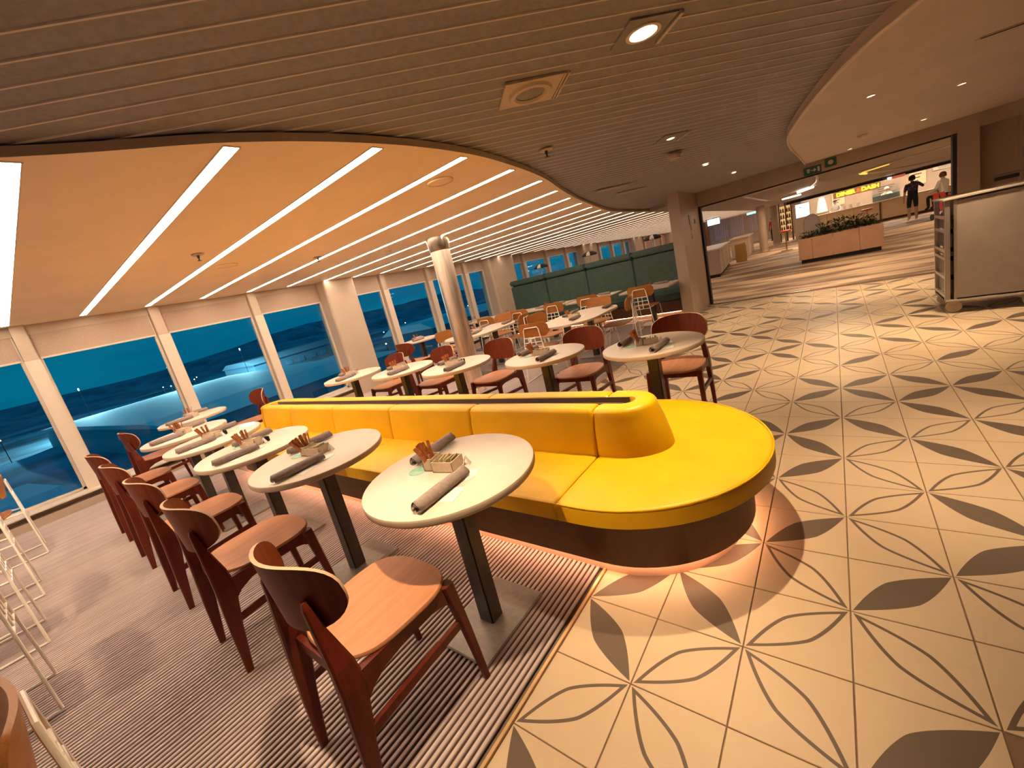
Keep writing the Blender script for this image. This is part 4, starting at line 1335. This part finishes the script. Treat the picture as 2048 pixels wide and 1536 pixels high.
b = MB(); b.tube([(-.16, 0, .02), (-.02, 0, .01), (.10, 0, .06), (.14, 0, .14), (.14, 0, .24)], .014, 8); b.build('tube', M_white, t)
b = MB(); b.tube([(-.16, 0, .0), (-.16, 0, .06)], .018, 8); b.build('foot', M_white, t)

# beige round columns
for i, (x, y, lb) in enumerate(((-2.10, 20.8, 'nearer slim beige round column in the hall'), (-1.92, 24.3, 'farther slim beige round column in the hall'))):
    t = thing('round_column', lb, 'column', (x, y, 0))
    b = MB(); b.lathe([(.16, .0), (.16, 2.05)], 20); b.build('shaft', M_wallg, t)
    b = MB(); b.lathe([(.17, .0), (.17, .08), (.16, .08)], 20); b.build('base_ring', M_plinth, t)

# buffet counter at the left of the opening
t = thing('buffet_counter', 'white topped buffet counter behind the left edge of the opening', 'counter', (-3.02, 15.3, 0), .10)
b = MB(); b.box((0, 0, .47), (.72, 4.2, .74)); b.build('carcass', M_wallg, t)
b = MB(); b.box((0, 0, .86), (.84, 4.3, .04)); b.build('worktop', M_top, t, .004)
b = MB(); b.box((0, 0, .05), (.64, 4.1, .10)); b.build('toe_kick', M_dark, t)
for k in range(6):
    b = MB(); b.box((.368, -1.75 + .70 * k, .47), (.018, .66, .70)); b.build('door', M_top if k % 2 == 0 else M_alu, t, .003)
b = MB(); b.box((.44, 0, .78), (.02, 4.2, .02)); b.build('tray_rail', M_alu, t)
t = thing('oak_bin', 'square oak waste bin beside the buffet counter', 'bin', (-2.55, 17.8, 0), .1)
b = MB(); b.box((0, 0, .34), (.36, .40, .66)); b.build('body', M_oakbox, t, .004)
b = MB(); b.box((0, 0, .69), (.38, .42, .03)); b.build('lid', M_oakbox, t, .004)
b = MB(); b.box((.185, 0, .34), (.006, .30, .56)); b.build('opening', M_slot, t)
t = thing('service_counter', 'cream service counter behind the oak bin', 'counter', (-3.0, 21.5, 0), .08)
b = MB(); b.box((0, 0, .42), (.7, 3.2, .80)); b.build('carcass', M_wall, t)
b = MB(); b.box((0, 0, .84), (.8, 3.3, .04)); b.build('worktop', M_top, t)
t = thing('brown_cabinet', 'tall dark brown cabinet at the far left of the hall', 'cabinet', (-4.75, 22.0, 0))
b = MB(); b.box((0, 0, .95), (.5, .8, 1.9)); b.build('body', M_brown, t)
b = MB(); b.box((.255, .2, .95), (.02, .36, 1.8)); b.build('door', M_brown, t)
b = MB(); b.box((.255, -.2, .95), (.02, .36, 1.8)); b.build('door', M_brown, t)
for k, (x, lb) in enumerate(((-5.9, 'leftmost pale curtained far window'), (-4.9, 'second pale curtained far window'), (-3.7, 'pale curtained far window beside the column'))):
    t = thing('curtain', lb, 'curtain', (x, 32.96, 0))
    b = MB(); n = 24
    row = [(-.42 + .84 * i / n, .03 * math.sin(i * 1.7)) for i in range(n + 1)]
    b.add([(a, c, .7) for a, c in row] + [(a, c, 2.0) for a, c in row], [(i, i + 1, n + 2 + i, n + 1 + i) for i in range(n)], 0, True); b.build('cloth', mat('lilac_cloth', (.62, .54, .60), .9), t)
    b = MB(); b.tube([(-.46, 0, 2.02), (.46, 0, 2.02)], .02, 8); b.build('rod', M_white, t)
t = thing('hanging_monitor', 'bright hanging monitor under the strip lights in the hall', 'screen', (-3.9, 20.5, 1.80), .3)
b = MB(); b.box((0, 0, 0), (.55, .05, .30)); b.build('case', M_dark, t)
b = MB(); b.box((0, -.028, -.01), (.50, .006, .26)); b.build('screen', emis('cold_screen', (.75, .9, 1.0), 2.2), t)
b = MB(); b.tube([(0, 0, .14), (0, 0, .32)], .02, 8); b.build('mount', M_dark, t)
t = thing('hall_exit_sign', 'small glowing turquoise exit sign deep in the hall', 'sign', (-3.1, 26.0, 1.84), .2)
b = MB(); b.box((0, 0, 0), (.42, .04, .14)); b.build('panel', emis('turquoise', (.2, .9, .8), 1.5), t)
b = MB(); b.box((0, 0, .085), (.44, .05, .03)); b.build('case', M_dark, t)

# lit screen, diner counter and sign
t = thing('lit_screen', 'glowing white screen with turquoise marks left of the diner', 'screen', (-.86, 24.9, 1.33))
b = MB(); b.box((0, 0, 0), (.66, .05, .70)); b.build('case', M_white, t)
b = MB(); b.box((.03, -.028, .0), (.54, .006, .62)); b.build('screen', emis('white_screen', (.80, .93, 1.0), 1.6), t)
M_tq = emis('turquoise_mark', (.05, .42, .48), .8)
b = MB(); b.box((-.04, -.033, .16), (.12, .004, .05)); b.build('mark', M_tq, t)
b = MB(); b.tube([(.05, -.033, .10), (.09, -.033, .05), (.06, -.033, -.01), (.05, -.033, -.06)], .010, 5); b.build('mark', M_tq, t)
b = MB(); b.tube([(-.03, -.033, -.18), (.06, -.033, -.16), (.15, -.033, -.165)], .014, 5); b.build('mark', M_tq, t)
b = MB(); b.box((0, .05, -.84), (.66, .04, .98)); b.build('stand', M_white, t)
t = thing('diner_counter', 'long cream counter of the diner with pale worktop', 'counter', (0, 0, 0))
for k in range(6):
    xa = -.9 + k * .98
    b = MB(); b.box((xa + .49, 25.22, .48), (.97, .04, .76)); b.build('front_panel', M_soffit, t, .003)
b = MB(); b.box((2.05, 25.6, .48), (5.9, .7, .76)); b.build('carcass', M_brown, t)
b = MB(); b.box((2.05, 25.5, .88), (6.0, .84, .05)); b.build('worktop', M_top, t)
b = MB(); b.box((2.05, 25.6, .05), (5.8, .6, .1)); b.build('toe_kick', M_brown, t)
b = MB(); b.box((1.98, 25.18, .44), (.06, .06, .86)); b.build('divider', M_slot, t)
t = thing('diner_sign', 'glowing yellow sign reading DINER & DASH over the counter', 'sign', (1.146, 23.95, 1.605))
b = MB()
for q in (-.6, .6):
    b.tube([(q, .02, .12), (q, .02, .20)], .012, 6)
b.build('hanger', M_dark, t)
b = MB(); b.box((0, 0, 0), (1.58, .06, .26)); b.build('case', emis('amber_case', (.62, .17, .002), .28), t, .01)
def text(parent, s, size, m, loc, name='lettering'):
    c = bpy.data.curves.new(name, 'FONT'); c.body = s; c.size = size; c.extrude = .004; c.align_x = 'CENTER'; c.align_y = 'CENTER'; c.resolution_u = 3
    c.offset = .006
    o = bpy.data.objects.new(name, c); COL.objects.link(o)
    dg = bpy.context.evaluated_depsgraph_get(); me = bpy.data.meshes.new_from_object(o.evaluated_get(dg))
    bpy.data.objects.remove(o); me.name = name; me.materials.clear(); me.materials.append(m)
    q = bpy.data.objects.new(name, me); COL.objects.link(q); q.parent = parent; q.location = loc; q.rotation_euler = (PI / 2, 0, 0)
    return q
M_ylet = emis('yellow_letters', (1.0, .78, .03), 1.6)
text(t, 'DINER', .225, M_ylet, (-.36, -.038, 0)); text(t, '&', .225, emis('red_letters', (.9, .12, .02), 1.0), (.075, -.038, 0)); text(t, 'DASH', .225, M_ylet, (.46, -.038, 0))
# lit bottle shelf between the columns and the screen
t = thing('bottle_shelf', 'tall dark brown shelf with lit back left of the glowing screen', 'shelf', (-1.58, 25.6, 0))
for x in (-.26, .02, .26):
    b = MB(); b.box((x, 0, .95), (.06, .10, 1.9)); b.build('post', M_brown, t)
for z in (.55, .85, 1.15, 1.45):
    b = MB(); b.box((0, 0, z), (.56, .16, .03)); b.build('shelf', M_brown, t)
b = MB(); b.box((0, .07, 1.1), (.50, .02, 1.3)); b.build('lit_back', emis('amber_back', (1.0, .55, .2), .7), t)
PB = Proto(lambda lb: (lambda b: (b.lathe([(.0001, 0), (.035, 0), (.035, .13), (.012, .17), (.012, .22), (.0001, .22)], 12), tag(b.build('bottle', M_slot), lb, 'bottle'))[1])(MB()))
for z, w in ((.565, 'lowest'), (.865, 'second'), (1.165, 'third'), (1.465, 'top')):
    for x in (-.18, -.08, .09, .18):
        PB.put((-1.58 + x, 25.56, z), 0, 'dark bottle on the %s board of the lit brown shelf' % w, 'bottles on the %s board' % w)
# menu boards and back shelf of the shop
for k, (x, w, z, h, m, lb) in enumerate(((.55, .5, 1.45, .6, M_soffit, 'pale menu panel behind the left of the counter'), (2.35, .9, 1.35, .5, M_alu, 'steel hatch behind the counter under the sign'), (3.45, .55, 1.6, .75, M_soffit, 'cream price board with lines right of the dark person'), (4.4, .9, 1.75, .22, M_wht, 'white shelf board at the right of the shop'))):
    t = thing('menu_board', lb, 'board', (x, 27.5, z))
    b = MB(); b.box((0, 0, 0), (w, .04, h)); b.build('panel', m, t)
    b = MB()
    for r in range(4):
        b.box((-.03 * r, -.024, h * (.32 - .2 * r)), (w * (.7 - .1 * r), .006, h * .06))
    b.build('lines', M_slot, t)
t = thing('red_sign', 'small red sign above the counter right of the yellow sign', 'sign', (2.50, 23.97, 1.76))
b = MB(); b.box((0, 0, 0), (.42, .05, .10)); b.build('panel', emis('red_sign', (.6, .03, .01), .5), t)
b = MB(); b.box((-.28, 0, .0), (.10, .05, .08)); b.build('lamp', M_bulb2, t)
t = thing('wall_lamp', 'pale arched wall lamp between screen and diner counter', 'lamp', (-.12, 27.45, 1.35))
b = MB(); b.lathe([(.10, .38), (.16, .2), (.24, -.35), (.20, -.38), (.0001, -.38)], 20); b.build('shade', emis('lamp_shade', (1.0, .78, .5), .45), t)
b = MB(); b.tube([(0, 0, .38), (0, 0, .9)], .015, 8); b.build('stem', M_white, t)
for k, (x, lb) in enumerate(((.75, 'leftmost small steel pot on the counter'), (1.0, 'middle small steel pot on the counter'), (1.25, 'right small steel pot on the counter'))):
    t = thing('counter_pot', lb, 'pot', (x, 25.5, .906))
    b = MB(); b.lathe([(.0001, 0), (.07, 0), (.08, .16), (.072, .16), (.064, .01), (.0001, .01)], 16); b.build('body', M_white, t)
    b = MB(); b.tube([(.078, 0, .13), (.12, 0, .11), (.078, 0, .05)], .008, 6); b.build('handle', M_alu, t)
t = thing('food_display', 'glass fronted food display on the counter', 'display', (2.2, 25.5, .906))
b = MB(); b.box((0, .1, .12), (.9, .4, .22)); b.build('tray', M_alu, t)
b = MB(); b.box((0, -.14, .18), (.92, .008, .34)); b.build('pane', M_glass, t)
b = MB(); b.box((0, 0, .36), (.94, .3, .015)); b.build('shelf', M_white, t)

def make_stool(label):
    t = thing('red_stool', label, 'stool')
    b = MB(); b.lathe([(.0001, .70), (.16, .70), (.20, .73), (.20, .76), (.15, .78), (.0001, .78)], 24); b.build('seat', M_red, t)
    b = MB(); b.lathe([(.03, .02), (.03, .70)], 12); b.build('stem', M_brass, t)
    b = MB(); b.lathe([(.0001, 0), (.20, 0), (.19, .02), (.03, .04), (.0001, .04)], 24); b.build('foot', M_brass, t)
    b = MB(); b.tube([(.15 * math.cos(2 * PI * k / 16), .15 * math.sin(2 * PI * k / 16), .30) for k in range(16)], .01, 6, 0, True); b.build('foot_ring', M_brass, t)
    return t
PSt = Proto(make_stool)
PSt.put((1.42, 22.8, 0), 0, 'red stool before the diner counter, above the planter', 'red stools')
PSt.put((-1.15, 18.9, 0), 0, 'bright red stool left of the planter by the beige columns', 'red stools')
PSt.put((3.65, 20.6, 0), 0, 'red stool at the right edge beside the trolley', 'red stools')

# ------------------------------------------------------------------ people
def person(label, loc, rotz, joints, links, rad, regions, hair=None, cap=None, scale=1.0, shoes=None):
    """one skinned body; regions: list of (test(x, y, z) -> bool, material)"""
    t = thing('person', label, 'person', loc, rotz)
    names = list(joints)
    order = [names.index('pelvis')] + [i for i in range(len(names)) if names[i] != 'pelvis']
    idx = {names[i]: k for k, i in enumerate(order)}
    me = bpy.data.meshes.new('body')
    me.from_pydata([joints[names[i]] for i in order], [(idx[a], idx[c]) for a, c in links], [])
    o = bpy.data.objects.new('body', me); COL.objects.link(o)
    sk = o.modifiers.new('skin', 'SKIN'); sk.branch_smoothing = .3
    for i, nm in enumerate([names[i] for i in order]):
        r = rad[nm]
        me.skin_vertices[0].data[i].radius = (r, r) if isinstance(r, float) else r
        me.skin_vertices[0].data[i].use_root = (nm == 'pelvis')
    o.modifiers.new('sub', 'SUBSURF').levels = 2
    dg = bpy.context.evaluated_depsgraph_get()
    m2 = bpy.data.meshes.new_from_object(o.evaluated_get(dg))
    bpy.data.objects.remove(o)
    m2.name = 'body'; m2.materials.clear()
    ms = []
    for _, m in regions:
        if m not in ms:
            ms.append(m)
    for m in ms:
        m2.materials.append(m)
    for p in m2.polygons:
        p.use_smooth = True
        c = p.center
        for test, m in regions:
            if test(c.x, c.y, c.z):
                p.material_index = ms.index(m); break
    q = bpy.data.objects.new('body', m2); COL.objects.link(q); q.parent = t
    hx, hy, hz = joints['head']
    if hair:
        b = MB(); b.lathe([(.0001, .125), (.05, .118), (.088, .075), (.102, .02), (.098, -.04), (.085, -.07)], 16, (hx, hy - .018, hz)); b.build('hair', hair, t)
    if cap:
        b = MB(); b.lathe([(.0001, .135), (.06, .125), (.10, .07), (.107, .03), (.103, .03)], 16, (hx, hy, hz)); b.box((hx, hy + .13, hz + .035), (.14, .12, .012)); b.build('cap', cap, t)
    b = MB()
    for s in (-1, 1):
        b.lathe([(.0001, .010), (.010, 0), (.0001, -.010)], 8, (hx + s * .036, hy + .088, hz + .015))
    b.build('eyes', M_blk, t)
    t.scale = (scale,) * 3
    return t
def std(arm='down'):
    J = {'pelvis': (0, 0, .92), 'waist': (0, -.01, 1.06), 'chest': (0, -.015, 1.27), 'neck': (0, 0, 1.44), 'chin': (0, .015, 1.50), 'head': (0, .02, 1.575), 'nose': (0, .105, 1.565), 'crown': (0, .01, 1.64)}
    for s, n in ((-1, 'l'), (1, 'r')):
        J.update({'sh' + n: (s * .17, -.015, 1.37), 'hip' + n: (s * .09, 0, .86), 'kn' + n: (s * .10, .015, .48), 'an' + n: (s * .105, -.01, .08), 'toe' + n: (s * .115, .13, .035)})
        if arm == 'down' or (arm == 'one' and s == -1):
            J.update({'el' + n: (s * .22, -.03, 1.10), 'wr' + n: (s * .235, .04, .86), 'ha' + n: (s * .235, .06, .77)})
        elif arm == 'one':
            J.update({'el' + n: (s * .33, .05, 1.20), 'wr' + n: (s * .22, .22, 1.34), 'ha' + n: (s * .17, .26, 1.41)})
        else:
            J.update({'el' + n: (s * .25, .06, 1.12), 'wr' + n: (s * .16, .27, 1.06), 'ha' + n: (s * .14, .34, 1.05)})
        for k in range(5):
            hx, hy, hz = J['ha' + n]; wx, wy, wz = J['wr' + n]
            d = (Vector((hx, hy, hz)) - Vector((wx, wy, wz))).normalized()
            sd = d.cross(Vector((1, 0, 0))).normalized()
            off = sd * (.016 * (k - 1.5)) if k < 4 else sd * -.045 - d * .03
            L_ = (.075, .085, .08, .065, .05)[k]
            J['f%d' % k + n] = tuple(Vector((hx, hy, hz)) + off + d * L_ + Vector((-s * .012, 0, 0)))
    Lk = [('pelvis', 'waist'), ('waist', 'chest'), ('chest', 'neck'), ('neck', 'chin'), ('chin', 'head'), ('head', 'crown'), ('head', 'nose')]
    Rd = {'pelvis': (.15, .11), 'waist': (.14, .10), 'chest': (.165, .11), 'neck': .055, 'chin': .062, 'head': (.082, .095), 'nose': .014, 'crown': .06}
    for n in 'lr':
        Lk += [('chest', 'sh' + n), ('sh' + n, 'el' + n), ('el' + n, 'wr' + n), ('wr' + n, 'ha' + n), ('pelvis', 'hip' + n), ('hip' + n, 'kn' + n), ('kn' + n, 'an' + n), ('an' + n, 'toe' + n)] + [('ha' + n, 'f%d' % k + n) for k in range(5)]
        Rd.update({'sh' + n: .065, 'el' + n: .042, 'wr' + n: .03, 'ha' + n: (.034, .022), 'hip' + n: .095, 'kn' + n: .062, 'an' + n: .045, 'toe' + n: .035})
        Rd.update({'f%d' % k + n: .009 for k in range(5)})
    return J, Lk, Rd
T_ = lambda x, y, z: True
J, Lk, Rd = std('one')
person('person in a dark patterned top and black shorts standing at the counter', (2.66, 21.6, 0), PI * .04, J, Lk, Rd,
       [(lambda x, y, z: z > 1.45, M_skin), (lambda x, y, z: z > 1.12, M_prp), (lambda x, y, z: abs(x) > .19 and z > .7, M_skin), (lambda x, y, z: z > .50, M_blk), (lambda x, y, z: z > .10, M_skin), (T_, M_wht)], hair=M_hair, scale=.97)
J, Lk, Rd = std('fwd')
person('person with a dark blue cap and grey shirt working behind the counter', (.42, 26.42, 0), PI - .2, J, Lk, Rd,
       [(lambda x, y, z: z > 1.45, M_skin), (lambda x, y, z: y > .2 and z > .9, M_skin), (lambda x, y, z: z > .9, M_gry), (T_, M_blk)], cap=mat('navy_cloth', (.03, .03, .10), .9), scale=.84)
J, Lk, Rd = std('fwd')
person('person in white cook clothes behind the counter right of the yellow sign', (2.30, 26.42, 0), PI, J, Lk, Rd,
       [(lambda x, y, z: z > 1.45, M_skin), (lambda x, y, z: y > .2 and z > .9, M_skin), (T_, M_wht)], cap=M_wht, scale=.86)
J, Lk, Rd = std('down')
person('person in a red shirt far away between the beige columns', (-2.42, 28.5, 0), .4, J, Lk, Rd,
       [(lambda x, y, z: z > 1.45, M_skin), (lambda x, y, z: z > .88, M_redc), (T_, M_blk)], hair=M_hair, scale=.8)
J, Lk, Rd = std('fwd')
for n, s in (('l', -1), ('r', 1)):
    J['kn' + n] = (s * .12, .42, .88); J['an' + n] = (s * .12, .40, .48); J['toe' + n] = (s * .12, .52, .43)
person('person in a white shirt with brown hair sitting on a stool at the right', (3.30, 20.4, -.06), .8, J, Lk, Rd,
       [(lambda x, y, z: z > 1.45, M_skin), (lambda x, y, z: z > .93, M_wht), (T_, M_blk)], hair=mat('brown_hair', (.14, .045, .02), .7), scale=.92)
PSt.put((3.30, 20.4, -.08), 0, 'red stool under the seated person in the white shirt', 'red stools')
t = thing('round_bar_table', 'dark high round table beside the seated person', 'table', (3.75, 19.9, 0))
b = MB(); b.lathe([(.0001, .86), (.34, .86), (.34, .89), (.0001, .89)], 28); b.build('tabletop', M_black, t)
b = MB(); b.lathe([(.035, .02), (.035, .86)], 12); b.build('post', M_black, t)
b = MB(); b.lathe([(.0001, 0), (.24, 0), (.24, .02), (.0001, .02)], 24); b.build('foot', M_black, t)
t = thing('baby_stroller', 'dark folded stroller standing on the floor beside the trolley', 'stroller', (3.15, 19.2, 0), .3)
b = MB(); b.tube([(0, -.3, .10), (0, .1, .55), (0, .35, .95)], .018, 8); b.tube([(0, .35, .10), (0, .1, .55), (0, -.2, .75)], .018, 8); b.build('frame', M_black, t)
b = MB(); b.loft([[(-.16, -.15, .30), (.16, -.15, .30), (.16, -.10, .42), (-.16, -.10, .42)], [(-.18, .2, .42), (.18, .2, .42), (.18, .2, .62), (-.18, .2, .62)], [(-.14, .3, .8), (.14, .3, .8), (.14, .26, .86), (-.14, .26, .86)]], 0, True); b.build('seat_cloth', M_redc, t)
for y in (-.3, .35):
    for s in (-.14, .14):
        b = MB(); b.tube([(s - .015, y, .10), (s + .015, y, .10)], .10, 16); b.build('wheel', M_black, t)

# ------------------------------------------------------------------ outside: harbour at dusk
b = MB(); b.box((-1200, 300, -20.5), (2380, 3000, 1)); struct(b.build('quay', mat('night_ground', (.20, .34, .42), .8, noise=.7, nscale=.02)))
def ridge(x, y0, y1, hs, sd, label, name):
    b = MB(); rr = random.Random(sd); n = 60; top = []; h = hs
    rows = []
    for i in range(n + 1):
        y = y0 + (y1 - y0) * i / n
        h = hs * (.62 + .3 * math.sin(i * .17 + sd) + .12 * math.sin(i * .53 + 2 * sd)) + rr.uniform(-1, 1) * hs * .04
        rows.append([(x + 60, y, -20), (x + 25, y, -20 + h * .6), (x - 20, y, -20 + h), (x - 160, y, -20)])
    b.loft(rows, 0, True, False, False)
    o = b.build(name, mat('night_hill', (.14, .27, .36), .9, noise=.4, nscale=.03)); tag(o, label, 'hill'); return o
ridge(-900, -900, 1500, 37, 1.3, 'dark wooded ridge on the horizon outside the windows', 'hill')
ridge(-560, -200, 1300, 24, 2.7, 'lower dark ridge in front of the horizon outside the windows', 'hill')
def building(name, label, c, d, roof, m, mr):
    t = thing(name, label, 'building', (c[0], c[1], -20), c[2])
    b = MB(); b.box((0, 0, d[2] / 2), d); b.build('wall', m, t)
    b = MB(); b.loft([[(-d[0] / 2 - 1, -d[1] / 2 - 1, d[2]), (d[0] / 2 + 1, -d[1] / 2 - 1, d[2]), (d[0] / 2 + 1, d[1] / 2 + 1, d[2]), (-d[0] / 2 - 1, d[1] / 2 + 1, d[2])], [(-d[0] / 3, -d[1] / 2 - 1, d[2] + roof), (d[0] / 3, -d[1] / 2 - 1, d[2] + roof), (d[0] / 3, d[1] / 2 + 1, d[2] + roof), (-d[0] / 3, d[1] / 2 + 1, d[2] + roof)]], 0, False); b.build('roof', mr, t)
    n = max(2, int(d[1] // 8))
    for k in range(n):
        b = MB(); b.box((d[0] / 2 + .1, -d[1] / 2 + (k + .5) * d[1] / n, d[2] * .5), (.3, d[1] / n * .5, d[2] * .35)); b.build('window', mat('night_window', (.1, .3, .4), .2), t)
    return t
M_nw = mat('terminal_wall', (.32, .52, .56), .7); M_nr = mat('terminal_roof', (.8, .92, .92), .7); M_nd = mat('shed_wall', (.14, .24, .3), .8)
building('terminal', 'long pale roofed harbour terminal outside the middle windows', (-185, 44, .10), (150, 62, 8), 1.2, M_nw, M_nr)
building('terminal', 'pale roofed harbour shed outside the left windows', (-95, -22, .2), (24, 40, 6), 2, M_nw, M_nr)
building('warehouse', 'dark warehouse behind the harbour terminal', (-300, 130, .1), (40, 70, 9), 3, M_nd, M_nd)
building('warehouse', 'far dark warehouse outside the windows right of the column', (-150, 140, .1), (30, 50, 10), 3, M_nd, M_nr)
building('warehouse', 'low dark shed on the quay outside the leftmost window', (-45, -20, .1), (12, 18, 3), 1, M_nd, M_nr)
def make_pole(label):
    t = thing('harbour_lamp', label, 'lamp')
    b = MB(); b.tube([(0, 0, 0), (0, 0, 9)], .12, 6); b.build('pole', M_dark, t)
    b = MB(); b.lathe([(.0001, .28), (.2, .2), (.28, 0), (.2, -.2), (.0001, -.28)], 10, (0, 0, 9.2)); b.build('lamp_head', emis('harbour_lamp', (1.0, .8, .5), 12), t)
    return t
def make_added_mast(label):  # added masts whose point light brightens the terminal roof
    t = make_pole(label)
    t.name = 'added_flood_mast'
    l = bpy.data.lights.new('roof_fill', 'POINT'); l.energy = 70000; l.color = (.5, .9, 1.0); l.shadow_soft_size = .4
    o = bpy.data.objects.new('roof_fill', l); COL.objects.link(o); o.parent = t; o.location = (0, 0, 10.2)
    t.scale = (1, 1, 2.2)
    return t
for x, y, lb in ((-276, 22, 'leftmost added floodlight mast that brightens the terminal roof'), (-282, 58, 'middle added floodlight mast that brightens the terminal roof'), (-262, 88, 'rightmost added floodlight mast that brightens the terminal roof')):
    o = make_added_mast(lb); o.location = (x, y, -20)
    o['label'] = lb
PP = Proto(make_pole)
BLD = [(-110, 44, 42), (-160, 44, 42), (-210, 44, 42), (-260, 44, 42), (-95, -22, 26), (-300, 130, 45), (-150, 140, 36), (-45, -20, 14)]
rp = random.Random(21)
for k in range(26):
    D = rp.uniform(45, 420)
    a = rp.uniform(-.12, 1.35)
    px_, py_ = -D * math.cos(a) * .9 - 8, -1.3 + D * math.sin(a)
    if any(abs(px_ - c) < 26 and abs(py_ - d) < e for c, d, e in BLD):
        continue
    PP.put((px_, py_, -20), 0, 'tiny glowing harbour lamp outside the windows', 'harbour lamps')
